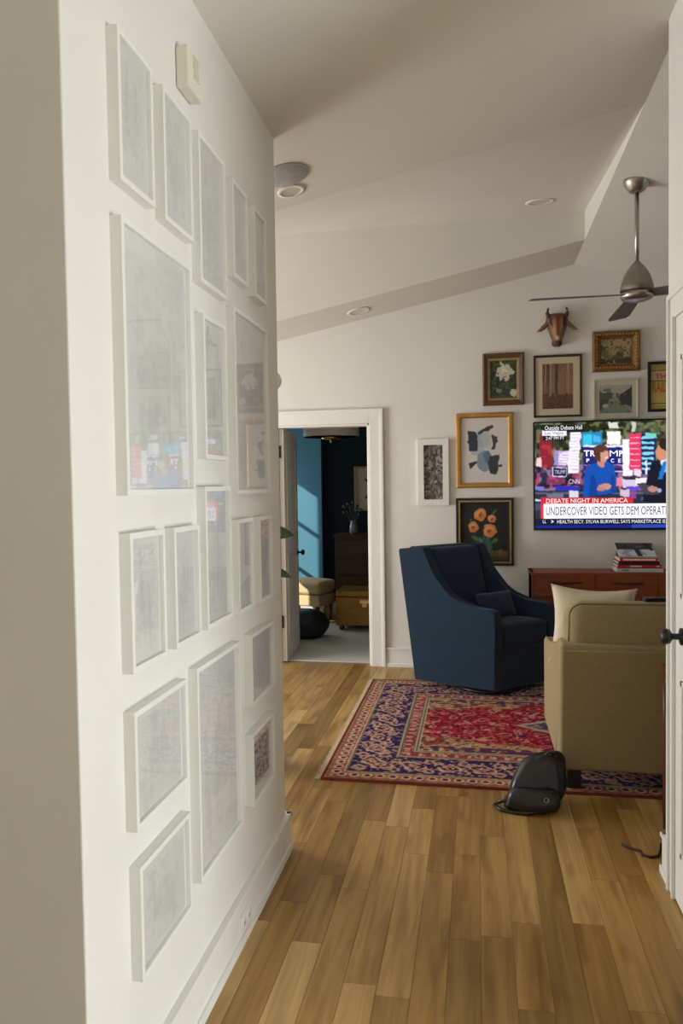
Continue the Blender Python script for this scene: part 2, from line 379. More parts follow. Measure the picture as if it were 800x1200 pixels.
lathe('knob', [(.026, 0), (.026, .008), (.01, .012), (.01, .035), (.024, .042), (.028, .055), (.022, .068), (.006, .072)], BLACK, dr, 16, (.02, .655, .925), axis='x')

# panelled door in the short wall at the right, with casing
struct(boxes('trim_2', [(.715, .737, 2.925, 3.0, 0, 2.27), (.705, .72, 2.985, 3.003, 0, 2.275), (.707, .72, 2.925, 2.938, 0, 2.185), 
                        (.715, .737, 2.075, 2.925, 2.18, 2.27), (.705, .72, 2.0, 2.985, 2.255, 2.275), (.715, .737, 2.0, 2.075, 0, 2.27)], TRIM, bev=0.003), 'white casing of the panelled door with the black knob', 'trim')
d2 = thing('door_2', (.735, 2.5, 0.008), kind='structure', label='white panelled closed door with a round black knob', cat='door')
box('leaf', -.014, .0, -.425, .425, 0, 2.17, TRIM, d2)
for z0, z1 in ((.2, .85), (1.15, 2.02)):
    for y0, y1 in ((-.33, -.04), (.04, .33)):
        boxes('panel_moulding', [(-.022, -.013, y0, y0+.018, z0, z1), (-.022, -.013, y1-.018, y1, z0, z1), (-.022, -.013, y0, y1, z0, z0+.018), (-.022, -.013, y0, y1, z1-.018, z1)], TRIM, d2)
lathe('knob', [(.004, -.078), (.022, -.074), (.029, -.06), (.026, -.046), (.012, -.038), (.011, -.012), (.031, -.009), (.031, 0)], BLACK, d2, 20, (-.013, .325, 1.012), axis='x')

# ------------------------------------------------------------------ plank floor
def plank_material():
    m = bpy.data.materials.new('oak_plank'); m.use_nodes = True; nt = m.node_tree; N = nt.nodes; K = nt.links; b = N['Principled BSDF']
    oi = N.new('ShaderNodeObjectInfo'); at = N.new('ShaderNodeAttribute'); at.attribute_name = 'tone'
    ad = N.new('ShaderNodeMath'); ad.operation = 'ADD'; K.new(oi.outputs['Random'], ad.inputs[0]); K.new(at.outputs['Fac'], ad.inputs[1])
    fr = N.new('ShaderNodeMath'); fr.operation = 'FRACT'; K.new(ad.outputs[0], fr.inputs[0])
    ge = N.new('ShaderNodeNewGeometry')
    mul = N.new('ShaderNodeMath'); mul.operation = 'MULTIPLY'; mul.inputs[1].default_value = 53.0; K.new(fr.outputs[0], mul.inputs[0])
    cmb = N.new('ShaderNodeCombineXYZ'); K.new(mul.outputs[0], cmb.inputs[0]); K.new(mul.outputs[0], cmb.inputs[1]); K.new(mul.outputs[0], cmb.inputs[2])
    va = N.new('ShaderNodeVectorMath'); va.operation = 'ADD'; K.new(ge.outputs['Position'], va.inputs[0]); K.new(cmb.outputs[0], va.inputs[1])
    mp = N.new('ShaderNodeMapping'); mp.inputs['Scale'].default_value = (30, 1.6, 1); K.new(va.outputs[0], mp.inputs[0])
    n1 = N.new('ShaderNodeTexNoise'); n1.inputs['Scale'].default_value = 1.0; n1.inputs['Detail'].default_value = 6; n1.inputs['Distortion'].default_value = 0.8; K.new(mp.outputs[0], n1.inputs['Vector'])
    mp2 = N.new('ShaderNodeMapping'); mp2.inputs['Scale'].default_value = (9, 2.2, 1); K.new(va.outputs[0], mp2.inputs[0])
    n2 = N.new('ShaderNodeTexNoise'); n2.inputs['Scale'].default_value = 1.0; n2.inputs['Detail'].default_value = 2; K.new(mp2.outputs[0], n2.inputs['Vector'])
    r = N.new('ShaderNodeValToRGB'); e = r.color_ramp.elements
    e[0].position = 0.0; e[0].color = L(152, 120, 68); e[1].position = 1.0; e[1].color = L(214, 182, 124)
    for p, c in ((.25, (176, 138, 78)), (.5, (188, 152, 90)), (.62, (164, 126, 68)), (.8, (198, 162, 100))):
        q = e.new(p); q.color = L(*c)
    K.new(fr.outputs[0], r.inputs['Fac'])
    r2 = N.new('ShaderNodeValToRGB'); r2.color_ramp.elements[0].position = .3; r2.color_ramp.elements[0].color = (.6, .53, .44, 1); r2.color_ramp.elements[1].position = .62; r2.color_ramp.elements[1].color = (1.06, 1.04, 1.0, 1)
    K.new(n1.outputs['Fac'], r2.inputs['Fac'])
    r3 = N.new('ShaderNodeValToRGB'); r3.color_ramp.elements[0].position = .33; r3.color_ramp.elements[0].color = (.62, .55, .46, 1); r3.color_ramp.elements[1].position = .45; r3.color_ramp.elements[1].color = (1, 1, 1, 1)
    K.new(n2.outputs['Fac'], r3.inputs['Fac'])
    m1 = N.new('ShaderNodeMix'); m1.data_type = 'RGBA'; m1.blend_type = 'MULTIPLY'; m1.inputs[0].default_value = .8; K.new(r.outputs[0], m1.inputs[6]); K.new(r2.outputs[0], m1.inputs[7])
    m2 = N.new('ShaderNodeMix'); m2.data_type = 'RGBA'; m2.blend_type = 'MULTIPLY'; m2.inputs[0].default_value = .75; K.new(m1.outputs[2], m2.inputs[6]); K.new(r3.outputs[0], m2.inputs[7])
    K.new(m2.outputs[2], b.inputs['Base Color']); b.inputs['Roughness'].default_value = .36; b.inputs['Specular IOR Level'].default_value = .4
    bp = N.new('ShaderNodeBump'); bp.inputs['Strength'].default_value = .08; bp.inputs['Distance'].default_value = .002; K.new(n1.outputs['Fac'], bp.inputs['Height']); K.new(bp.outputs[0], b.inputs['Normal'])
    return m
PLANK = plank_material()
fl = struct(box('floor', XL-.12, X2+.12, YB-.12, 6.44, -0.06, -0.004, mat('floor_bed', L(140, 104, 56), .8, var=.1)), 'honey oak plank floor of hall and living room', 'floor')
PW, GAP = 0.108, 0.0008
near, rest = [], []
nrow0 = int(math.floor(XL/PW)); x = nrow0*PW
while x < X2:
    y = YB-rnd.random()*.9
    while y < 6.44:
        ln = rnd.choice([.45, .6, .75, .9, 1.1, 1.3, 1.6]); y1 = min(6.44, y+ln)
        if y1 > YB:
            ya = max(y, YB); xm = x+PW/2
            inside = (-1.75 < xm < 1.35) and y1 > 1.9 and not (xm < XW-.05 and y1 < 3.1) and not (xm > .85 and y1 < 3.0)
            (near if inside else rest).append((x, ya, y1))
        y = y1
    x += PW
PB = {}
for (x, ya, yb) in near:
    key = round(yb-ya, 3)
    if key not in PB:
        bm = bmesh.new(); add_box(bm, 0, PW-GAP, 0, key-GAP, -.006, 0, .0008, 1)
        me = bpy.data.meshes.new('plank'); bmesh.ops.recalc_face_normals(bm, faces=bm.faces); bm.to_mesh(me); bm.free(); me.materials.append(PLANK); PB[key] = me
    o = bpy.data.objects.new('plank', PB[key]); COL.objects.link(o); o.parent = fl; o.location = (x, ya, 0)
V, F, T = [], [], []
for (x, ya, yb) in rest:
    b = len(V); t = rnd.random()
    for z in (-.006, 0): V += [(x, ya, z), (x+PW-GAP, ya, z), (x+PW-GAP, yb-GAP, z), (x, yb-GAP, z)]
    F += [(b+4, b+5, b+6, b+7), (b, b+1, b+5, b+4), (b+1, b+2, b+6, b+5), (b+2, b+3, b+7, b+6), (b+3, b, b+4, b+7)]; T += [t]*8
po = raw('outlying_planks', V, F, PLANK, fl); po['kind'] = 'stuff'
a = po.data.attributes.new('tone', 'FLOAT', 'POINT'); a.data.foreach_set('value', np.array(T, np.float32))
print('planks', len(near), len(rest))

# ------------------------------------------------------------------ ceiling fittings
def on_slope(name, x, y, z, slope_x, slope_y=0.0):
    t = thing(name, (x, y, z)); n = Vector((-slope_x, -slope_y, 1)).normalized()
    t.rotation_euler = n.to_track_quat('Z', 'Y').to_euler(); return t
GRILLE = mat('speaker_grille', L(168, 168, 164), .7, var=.04, scale=300, bump=.4, bscale=900)
LENS = mat('lamp_lens', L(210, 206, 194), .3, var=.02)
t = on_slope('ceiling_speaker', -.865, 3.405, gz(-.865), SL); tag(t, 'round grey flush speaker grille in the ceiling by the gallery wall', 'speaker')
lathe('grille', [(.108, -.003), (.104, -.006), (.02, -.008), (.001, -.008)], GRILLE, t, 32)
lathe('rim', [(.112, .0), (.112, -.004), (.107, -.006), (.107, 0)], GRILLE, t, 32)
def downlight(x, y, z, sx, sy_, lab, r=.085):
    t = on_slope('recessed_light', x, y, z, sx, sy_); tag(t, lab, 'light', 'recessed ceiling lights')
    lathe('trim_ring', [(r, 0), (r, -.006), (r*.72, -.009), (r*.66, .0)], CEIL, t, 28)
    lathe('lens', [(r*.66, -.004), (r*.4, -.001), (.002, -.001)], LENS, t, 24)
downlight(-.883, 3.58, gz(-.883), SL, 0, 'small recessed light in the ceiling beside the round speaker', .07)
zb = lambda x, y: gz(x)*(1-(y-Y0)/(Y1-Y0))+ZH*(y-Y0)/(Y1-Y0)
bx_, by_ = .44, 5.33
downlight(bx_, by_, zb(bx_, by_), (zb(bx_+.01, by_)-zb(bx_, by_))/.01, (zb(bx_, by_+.01)-zb(bx_, by_))/.01, 'recessed light in the raised ceiling bay near the fan', .10)
downlight(-.945, 6.08, gz(-.945), SL, 0, 'recessed light in the ceiling strip behind the header', .10)

# ceiling fan
fan = thing('ceiling_fan', (.931, 4.653, 0), label='brushed nickel ceiling fan with grey blades on a long rod', cat='fan')
fz = gz(.931)
lathe('canopy', [(.076, fz+.02), (.076, fz-.006), (.066, fz-.022), (.048, fz-.05), (.03, fz-.062), (.012, fz-.064)], NICKEL, fan, 28)
lathe('rod', [(.0125, fz-.05), (.0125, 2.85)], NICKEL, fan, 14)
lathe('motor_housing', [(.014, 2.872), (.022, 2.862), (.05, 2.83), (.075, 2.785), (.09, 2.735), (.096, 2.7), (.092, 2.694), (.05, 2.69)], mat('satin_nickel', L(160, 157, 146), .42, metal=.8, var=.05), fan, 32)
lathe('lower_plate', [(.07, 2.692), (.09, 2.688), (.094, 2.668), (.085, 2.652), (.05, 2.64), (.005, 2.637)], NICKEL, fan, 32)
BLADE = mat('fan_blade', L(112, 112, 104), .45, metal=.5, var=.06, scale=10)
for ang in (90, 186, 335):
    n = 10; V, F = [], []; ca, sa = math.cos(math.radians(ang)), math.sin(math.radians(ang))
    for i in range(n+1):
        s = i/n; r = .07+.55*s; hw = (.05+.022*s)*(1 if i < n else .75); tw = -math.radians(12-2*s)
        for side in (-1, 1):
            for k in (0, 1):
                v = side*hw; zz = 2.682+v*math.sin(tw)-.006*k-(.012*s); vv = v*math.cos(tw)
                V.append((r*ca-vv*sa, r*sa+vv*ca, zz))
    for i in range(n):
        q = i*4; F += [(q, q+4, q+6, q+2), (q+1, q+3, q+7, q+5), (q, q+1, q+5, q+4), (q+2, q+6, q+7, q+3)]
    F += [(0, 2, 3, 1), (n*4, n*4+1, n*4+3, n*4+2)]
    raw('blade', V, F, BLADE, fan)

# ------------------------------------------------------------------ picture frames
def ring(name, w_, h_, prof, material, parent):
    """prof: (inset, depth towards viewer); viewer at -Y; centred on x, z"""
    V, F = [], []; n = len(prof)
    for (sx, sz) in ((-1, -1), (1, -1), (1, 1), (-1, 1)):
        for t, d in prof: V.append((sx*(w_/2-t), -d, sz*(h_/2-t)))
    for c in range(4):
        c2 = (c+1) % 4
        for i in range(n-1): F.append((c*n+i, c2*n+i, c2*n+i+1, c*n+i+1))
        F.append((c*n+n-1, c2*n+n-1, c2*n, c*n))
    return raw(name, V, F, material, parent)

def sketch(w_, h_, seed, tone=(214, 214, 212), ink=(168, 172, 178), warm=0):
    p = Pic(w_, h_, tone); n = p.noise(5, seed); n2 = p.noise(18, seed+1)
    r = np.random.RandomState(seed)
    p.a += (n[..., None]-.5)*10
    for k in range(7):
        u, v = .2+.6*r.rand(), .2+.6*r.rand()
        p.put((abs(p.U-u) < .012+.03*r.rand()) & (abs(p.Vv-v) < .12+.15*r.rand()), ink, .35)
    p.ell(.5, .55, .22, .2, ink, .25); p.put((n2 > .66) & (abs(p.U-.5) < .36) & (abs(p.Vv-.5) < .38), ink, .35)
    return p

GF = {  # glass y0, y1, z0, z1
 1: (1.625, 1.785, 2.305, 2.625), 2: (1.874, 2.045, 2.300, 2.620), 3: (2.126, 2.335, 2.205, 2.619), 4: (2.433, 2.570, 2.305, 2.605), 5: (2.678, 2.808, 2.298, 2.600),
 6: (1.622, 2.018, 1.578, 2.196), 7: (2.135, 2.316, 1.681, 2.088), 8: (2.424, 2.808, 1.571, 2.175),
 9: (1.628, 1.797, 1.157, 1.461), 10: (1.884, 2.042, 1.160, 1.459), 11: (2.121, 2.329, 1.166, 1.569), 12: (2.423, 2.573, 1.161, 1.456), 13: (2.674, 2.824, 1.158, 1.455),
 14: (1.628, 1.920, 0.779, 1.037), 15: (2.026, 2.395, 0.441, 1.043), 16: (2.547, 2.826, 0.805, 1.036), 17: (2.543, 2.807, 0.443, 0.678), 18: (1.638, 1.927, 0.409, 0.659)}
ORD = ['first', 'second', 'third', 'fourth', 'fifth']
GL = {}
for i, k in enumerate((5, 4, 3, 2, 1)): GL[k] = '%s white picture frame from the living room end, top gallery row' % ORD[i]
GL[3] = 'tallest white frame in the top gallery row, in its middle'
GL[8] = 'large white frame beside the living room end in the second gallery row'; GL[7] = 'narrow white frame between two large ones in the second gallery row'; GL[6] = 'largest upper white frame reflecting the television, above the small chest-high ones'
for i, k in enumerate((13, 12, 11, 10, 9)): GL[k] = '%s white picture frame from the living room end, third gallery row' % ORD[i]
GL[11] = 'taller white frame in the middle of the third gallery row'
GL[16] = 'small landscape white frame above another at the living room end'; GL[17] = 'lowest small landscape white frame at the living room end by the baseboard'
GL[15] = 'tall portrait white frame in the bottom gallery row'; GL[14] = 'landscape white frame directly above the lowest one at the hall end'; GL[18] = 'lowest landscape white frame at the hall end of the gallery'
GD, GB = .03, .014
for k in range(1, 19):
    y0, y1, z0, z1 = GF[k]; gw, gh = y1-y0, z1-z0; w_, h_ = gw+2*GB, gh+2*GB
    t = thing('picture_frame', (XW-.001, (y0+y1)/2, (z0+z1)/2), math.pi/2, GL[k], 'picture frame', 'white frames of the gallery wall')
    ring('frame', w_, h_, [(0, 0), (0, GD), (GB, GD), (GB, GD-.014)], FRAMEW, t)
    ink = (120, 118, 116) if k == 17 else (176, 178, 180)
    pw = 48; p = sketch(pw, max(24, int(pw*gh/gw)), 40+k, (232, 232, 228), ink); p.a = p.a*.4+np.array((232, 232, 228.))*.6
    if k == 17:
        n = p.noise(22, 5); p.put((abs(p.U-.5) < .36) & (abs(p.Vv-.5) < .34), (176, 174, 172)); p.put((abs(p.U-.5) < .34) & (abs(p.Vv-.5) < .32) & (n > .5), (108, 106, 106), .8)
    pic_mesh('print', p, -gw/2, gw/2, -gh/2, gh/2, -GD+.012, PRINT, t)
    gp = pane('glass', -gw/2-.0005, gw/2+.0005, -gh/2-.0005, gh/2+.0005, 0, GLASS, t); gp.location = (0, -GD+.0055, 0); gp.rotation_euler = (0, 0, math.radians(1.0))  # sits a hair askew in its rebate

# door chime box
t = thing('door_chime', (XW, 2.073, 2.71), math.pi/2, 'cream plastic door chime box with a slotted front', 'door chime')
CREAM = mat('cream_plastic', L(228, 224, 208), .5, var=.02)
bm = bmesh.new(); add_box(bm, -.055, .055, -.042, 0, 0, .118, .008, 3); frombm('housing', bm, CREAM, t)
for k in range(8): box('louvre', -.026, .012, -.0462, -.041, .036+k*.0085, .0395+k*.0085, CREAM, t)
# outlet in the baseboard
t = thing('wall_outlet', (XW+.0155, 2.44, .035), math.pi/2, 'white electrical outlet set into the tall baseboard', 'outlet')
box('cover_plate', -.058, .058, -.006, 0, 0, .072, FRAMEW, t, bev=.002)
for s in (-1, 1):
    c = lathe('receptacle', [(.018, 0), (.018, -.008), (.016, -.009), (.001, -.009)], FRAMEW, t, 18, (s*.026, 0, .036), axis='y')
    for q in (-.006, .006): box('slot', q-.0016, q+.0016, -.0095, -.0085, -.007, .007, BLACK, c)
# globe wall light on the end of the gallery wall
t = thing('wall_light', (-.878, 3.066, 2.04), 0, 'small white globe wall light on the end of the gallery wall', 'light')
lathe('back_plate', [(.03, .0), (.03, .012), (.012, .016), (.012, .03)], FRAMEW, t, 20, axis='y')
lathe('globe', [(.012, .026), (.03, .034), (.042, .052), (.046, .072), (.042, .092), (.03, .108), (.012, .116), (.002, .117)], mat('opal_glass', L(236, 234, 226), .35, var=.01), t, 24, axis='y')

# pictures on the back wall
def wall_pic(name, x0, x1, z0, z1, prof, fmat, pic, label, glass=True, inset=None, mat_col=None, mat_w=0.0, art=PAINTING):
    w_, h_ = x1-x0, z1-z0
    t = thing(name, ((x0+x1)/2, D-.001, (z0+z1)/2), 0, label, 'picture', 'pictures on the back wall')
    ring('frame', w_, h_, prof, fmat, t)
    b = prof[-1][0] if inset is None else inset
    aw, ah = w_/2-b, h_/2-b; dz = max(.006, prof[-1][1])
    if mat_w > 0:
        ring('mat_board', 2*aw, 2*ah, [(0, dz-.003), (0, dz), (mat_w, dz), (mat_w, dz-.003)], mat_col, t); aw -= mat_w; ah -= mat_w
    pic_mesh('artwork', pic, -aw-.001, aw+.001, -ah-.001, ah+.001, -dz+.002, art, t)
    if glass: pane('glass', -w_/2+b-.0005, w_/2-b+.0005, -h_/2+b-.0005, h_/2-b+.0005, -dz-.005, glass_mat('matte_picture_glass', .03), t)
    return t
GOLD = mat('gold_frame', L(196, 144, 70), .38, metal=.6, var=.12, scale=14)
DKGOLD = mat('aged_gold', L(128, 92, 48), .5, metal=.4, var=.3, scale=40, bump=.5, bscale=90)
OLIVEW = mat('walnut_frame', L(98, 70, 42), .5, var=.25, scale=12, stretch=(1, 1, 6))
LINER = mat('gilt_liner', L(168, 140, 88), .5, metal=.3, var=.15, scale=30)
DKWOOD = mat('dark_wood_frame', L(52, 38, 26), .45, var=.2, scale=12)
BLKF = mat('black_frame', L(26, 23, 20), .4, var=.1)
CREAMF = mat('cream_frame', L(204, 196, 168), .5, var=.03)

# 1 small white frame, black-and-white abstract
p = Pic(40, 96, (110, 106, 98)); n = p.noise(5, 3); n2 = p.noise(9, 4)
p.put(n > .5, (150, 146, 138)); p.put((n2 > .55), (58, 54, 50), .8); p.put(abs(n-.5) < .04, (36, 34, 32)); p.put(abs(n2-.45) < .04, (176, 172, 164), .8); p.put(abs(p.U-.48+.1*np.sin(p.Vv*9)) < .04, (88, 84, 78))
wall_pic('framed_abstract', -.5, -.239, 1.401, 1.965, [(0, 0), (0, .03), (.05, .03), (.05, .012)], FRAMEW, p, 'slim white frame with a black and white abstract print', art=PRINT)
# 2 gold frame, blue brushstrokes
p = Pic(80, 110, (224, 218, 214)); n = p.noise(14, 8)-.5
q = p.Vv+n*.03; u = p.U+n*.05
def strokes(pts, col, al=1.0):
    U, V_ = p.U, p.Vv; p.U, p.Vv = u, q; p.poly(pts, col, al); p.U, p.Vv = U, V_
def blob(a, b, ru, rv, col, al=1.0, rot=0):
    U, V_ = p.U, p.Vv; p.U, p.Vv = u, q; p.ell(a, b, ru, rv, col, al, rot); p.U, p.Vv = U, V_
blob(.45, .32, .16, .13, (150, 172, 180), .7); blob(.55, .33, .1, .14, (196, 200, 198), .8); blob(.35, .5, .15, .08, (168, 182, 190), .6); blob(.5, .66, .16, .16, (120, 146, 172), .85); blob(.56, .6, .07, .1, (84, 112, 148), .8)
strokes([(.14, .2), (.3, .2), (.38, .3), (.34, .5), (.18, .5)], (38, 46, 58)); strokes([(.36, .24), (.5, .15), (.7, .12), (.72, .17), (.5, .22), (.4, .27)], (52, 52, 54)); strokes([(.66, .26), (.78, .3), (.72, .5), (.62, .48), (.68, .4)], (62, 60, 60))
strokes([(.17, .69), (.36, .66), (.34, .71), (.18, .77)], (50, 50, 52)); strokes([(.6, .58), (.8, .56), (.78, .86), (.62, .86), (.58, .74)], (46, 48, 60)); strokes([(.74, .72), (.86, .71), (.85, .74), (.74, .76)], (70, 70, 76))
wall_pic('framed_abstract', -.174, .293, 1.546, 2.172, [(0, 0), (0, .022), (.008, .03), (.03, .03), (.04, .02), (.04, .01)], GOLD, p, 'gold framed abstract of blue and black brushstrokes on white', art=PRINT)
# 3 black frame, orange roses
p = Pic(86, 104, (22, 24, 22)); n = p.noise(10, 2); p.a += (n[..., None]-.5)*14
p.rect(0, .84, 1, 1, (96, 78, 44)); p.rect(0, .93, 1, 1, (70, 56, 34))
for (a, b, c, d) in ((.45, .62, .5, .8), (.56, .62, .54, .8), (.5, .5, .45, .64), (.62, .55, .6, .66)): p.poly([(a-.02, b), (a+.02, b), (c+.02, d), (c-.02, d)], (46, 82, 52))
p.poly([(.36, .6), (.62, .6), (.66, .9), (.34, .9)], (44, 82, 68)); p.poly([(.4, .62), (.45, .62), (.44, .88), (.39, .88)], (110, 150, 132), .6); p.poly([(.55, .62), (.58, .62), (.6, .88), (.57, .88)], (90, 130, 112), .5)
for (a, b, ru, rv, rt) in ((.7, .16, .07, .025, -1.0), (.3, .62, .1, .03, .4), (.7, .66, .08, .03, -.5), (.22, .32, .06, .02, .8)): p.ell(a, b, ru, rv, (62, 104, 58), 1, rt)
for (a, b, r_) in ((.4, .2, .135), (.25, .42, .115), (.6, .48, .145), (.66, .27, .085)):
    p.ell(a, b, r_, r_*.82, (200, 128, 66)); p.ell(a-.01, b-.01, r_*.75, r_*.6, (222, 158, 96)); p.ell(a+.01, b+.015, r_*.5, r_*.4, (198, 116, 54)); p.ell(a, b+.01, r_*.28, r_*.2, (150, 66, 34))
p.ell(.84, .86, .05, .05, (124, 92, 62))
warp(p, .035, 14, 3)
wall_pic('framed_still_life', -.181, .296, .888, 1.459, [(0, 0), (0, .03), (.018, .03), (.02, .024), (.034, .026), (.036, .018), (.05, .016), (.05, .01)], BLKF, p, 'black framed still life of orange roses in a green vase', glass=False)
ring('gilt_liner', .477-.04, .571-.04, [(0, .02), (0, .0275), (.014, .0275), (.014, .02)], LINER, bpy.data.objects['framed_still_life'])
# 4 peony
p = Pic(60, 76, (52, 66, 48)); n = p.noise(12, 6); p.put(n > .55, (80, 96, 66), .8); p.put(n < .3, (36, 48, 38), .8)
for a in np.linspace(0, 2*math.pi, 7)[:-1]: p.ell(.56+.15*math.cos(a), .3+.1*math.sin(a), .15, .1, (206, 202, 180), 1, a)
p.ell(.56, .28, .13, .09, (228, 222, 204)); p.ell(.56, .33, .06, .04, (190, 176, 120)); p.rect(.55, .44, .59, .9, (44, 70, 44)); p.ell(.86, .86, .13, .1, (206, 200, 176)); p.ell(.38, .8, .1, .07, (150, 160, 130), .8)
warp(p, .10, 12, 4)
wall_pic('framed_painting', .049, .387, 2.232, 2.663, [(0, 0), (0, .03), (.012, .038), (.03, .03), (.042, .022), (.044, .016), (.06, .014), (.06, .008)], OLIVEW, p, 'wood and gilt framed painting of a white peony on green', glass=False)
o = [c for c in bpy.data.objects if c.name.startswith('framed_painting')][-1]
ring('gilt_liner', .338-.084, .431-.084, [(0, .01), (0, .022), (.018, .018), (.018, .008)], LINER, o)
# 5 forest
p = Pic(60, 84, (150, 120, 92)); n = p.noise(14, 9); r = np.random.RandomState(2)
p.rect(0, .68, 1, 1, (112, 78, 56)); p.put((n > .5) & (p.Vv < .3), (132, 98, 70), .8)
for k in range(13):
    a = r.rand(); wd = .012+.022*r.rand(); p.put((abs(p.U-a+.02*(p.Vv-.5)) < wd) & (p.Vv < .62+.2*r.rand()), (92, 64, 46) if k % 3 else (176, 150, 122), .9)
p.put((n > .6) & (p.Vv > .66), (90, 60, 44), .8)
warp(p, .02, 12, 4)
wall_pic('framed_photograph', .464, .849, 2.119, 2.63, [(0, 0), (0, .022), (.012, .022), (.016, .014), (.018, .012), (.018, .01)], DKWOOD, p, 'dark framed sepia photograph of a forest in a cream mat', mat_col=paper(214, 200, 172), mat_w=.052, art=PRINT)
# 6 ornate landscape
p = Pic(70, 50, (120, 112, 82)); n = p.noise(9, 12); n2 = p.noise(20, 13)
p.rect(0, 0, 1, .35, (150, 142, 112)); p.put((n > .5) & (p.Vv < .75) & (p.U > .25), (188, 146, 96), .85); p.put((n2 > .6) & (p.Vv > .3), (76, 78, 54), .8); p.rect(0, .8, 1, 1, (70, 62, 42)); p.put((n < .35), (62, 62, 46), .7); p.put((n2 > .72) & (p.U < .5), (196, 182, 140), .7)
warp(p, .05, 12, 4)
wall_pic('framed_painting', .931, 1.299, 2.475, 2.802, [(0, 0), (0, .03), (.012, .045), (.03, .04), (.048, .028), (.054, .022), (.066, .018), (.066, .012)], DKGOLD, p, 'small landscape painting in a heavy carved gilt frame', glass=False)
o = [c for c in bpy.data.objects if c.name.startswith('framed_painting')][-1]
lf_me = None
for sx, n_ in ((1, 13), (0, 11)):
    for k in range(n_):
        for s in (-1, 1):
            a = (k+.5)/n_-.5; cx, cz = (a*.33, s*.134) if sx else (s*.154, a*.29)
            if lf_me is None:
                b = bmesh.new(); bmesh.ops.create_icosphere(b, subdivisions=1, radius=.0095); lf_me = bpy.data.meshes.new('carved_boss'); b.to_mesh(lf_me); b.free(); lf_me.materials.append(mat('gilt_relief', L(170, 128, 66), .45, metal=.5, var=.2, scale=60))
            ob = bpy.data.objects.new('carved_boss', lf_me); COL.objects.link(ob); ob.parent = o; ob.location = (cx, -.037, cz); ob.scale = (1, .8, 1)
# 7 street photo
p = Pic(70, 50, (150, 150, 140)); n = p.noise(9, 15); p.rect(0, 0, 1, .3, (176, 176, 162))
p.poly([(0, .2), (.3, .42), (.3, .6), (0, .85)], (70, 72, 68)); p.poly([(1, .05), (.6, .4), (.6, .6), (1, .8)], (60, 62, 58)); p.put((p.Vv > .28) & (p.Vv < .5) & (n > .4), (88, 92, 86)); p.poly([(.3, .56), (.62, .56), (1, 1), (0, 1)], (132, 132, 124))
p.ell(.2, .72, .08, .06, (188, 188, 178)); p.ell(.38, .62, .05, .04, (70, 70, 68)); p.ell(.72, .68, .07, .05, (52, 52, 50)); p.put((n > .72), (60, 62, 58), .5)
warp(p, .03, 12, 4)
wall_pic('framed_photograph', .937, 1.286, 2.091, 2.414, [(0, 0), (0, .02), (.01, .022), (.014, .016), (.014, .01)], CREAMF, p, 'cream framed black and white photograph of a street', mat_col=paper(206, 200, 180), mat_w=.034, art=PRINT)
# 8 yellow poster
p = Pic(90, 100, (196, 176, 92)); n = p.noise(8, 21); p.a += (n[..., None]-.5)*16
p.rect(0, .0, 1, .12, (176, 160, 82)); p.rect(0, .135, 1, .15, (70, 50, 30)); p.rect(0, .15, 1, .36, (206, 176, 128)); p.rect(0, .365, 1, .385, (70, 46, 30)); p.rect(0, .86, 1, .88, (96, 84, 44)); p.rect(0, .93, 1, .945, (130, 116, 60))
wp = wall_pic('framed_poster', 1.358, 1.76, 2.139, 2.541, [(0, 0), (0, .022), (.022, .022), (.022, .01)], BLKF, p, 'black framed yellow letterpress poster with red lettering', art=PRINT)
RED = mat('poster_red_ink', L(176, 58, 66), .8); ORG = mat('poster_orange_ink', L(196, 92, 40), .8)
text_mesh('lettering', 'THE E', -.145, .02, .062, .105, -.0098, RED, wp, .01); text_mesh('lettering', 'RAILROAD', -.165, .09, -.045, .038, -.0098, ORG, wp, .012)

# ------------------------------------------------------------------ cow head wall mask
cow = thing('cow_head_mask', (.652, D, 2.83), 0, 'carved and painted cow head mask with horns on the picture wall', 'mask')
prof = [(.137, .02, .03), (.13, .05, .06), (.108, .064, .085), (.075, .07, .1), (.035, .062, .105), (-.01, .05, .1), (-.05, .04, .09), (-.078, .035, .085), (-.1, .037, .088), (-.115, .036, .085), (-.128, .026, .07), (-.134, .01, .05)]
V, F, C = [], [], []; ns = 20
for (z, hw, dp) in prof:
    hw *= 1.28 if z > -.06 else 1.12
    for k in range(ns):
        a = math.pi*k/(ns-1); xx = -hw*math.cos(a); yy = -dp*math.sin(a)**.7
        V.append((xx, yy, z))
        base = np.array((150, 104, 62.)); f = abs(xx)/max(hw, 1e-3)
        if f < .2 and z > -.07: base = np.array((118, 48, 28.))
        elif .3 < f < .42 and -.05 < z < .07: base = np.array((180, 138, 88.))
        elif f > .75: base = np.array((112, 84, 46.))
        if z < -.085: base = np.array((96, 62, 48.))
        if -.082 < z < -.07 and f < .4: base = np.array((206, 190, 160.))
        if z > .1: base = np.array((100, 62, 38.))
        if .03 < z < .08 and .5 < f < .7: base = np.array((30, 22, 16.))
        C.append(lin(base))
for i in range(len(prof)-1):
    for k in range(ns-1): F.append((i*ns+k, i*ns+k+1, (i+1)*ns+k+1, (i+1)*ns+k))
fast_mesh('head', np.array(V), np.array(F), np.array(C), PAINTING, cow, True)
EAR = mat('mask_ear', L(132, 100, 58), .6, var=.2, scale=30); HORN = mat('mask_horn', L(76, 54, 40), .5, var=.3, scale=30)
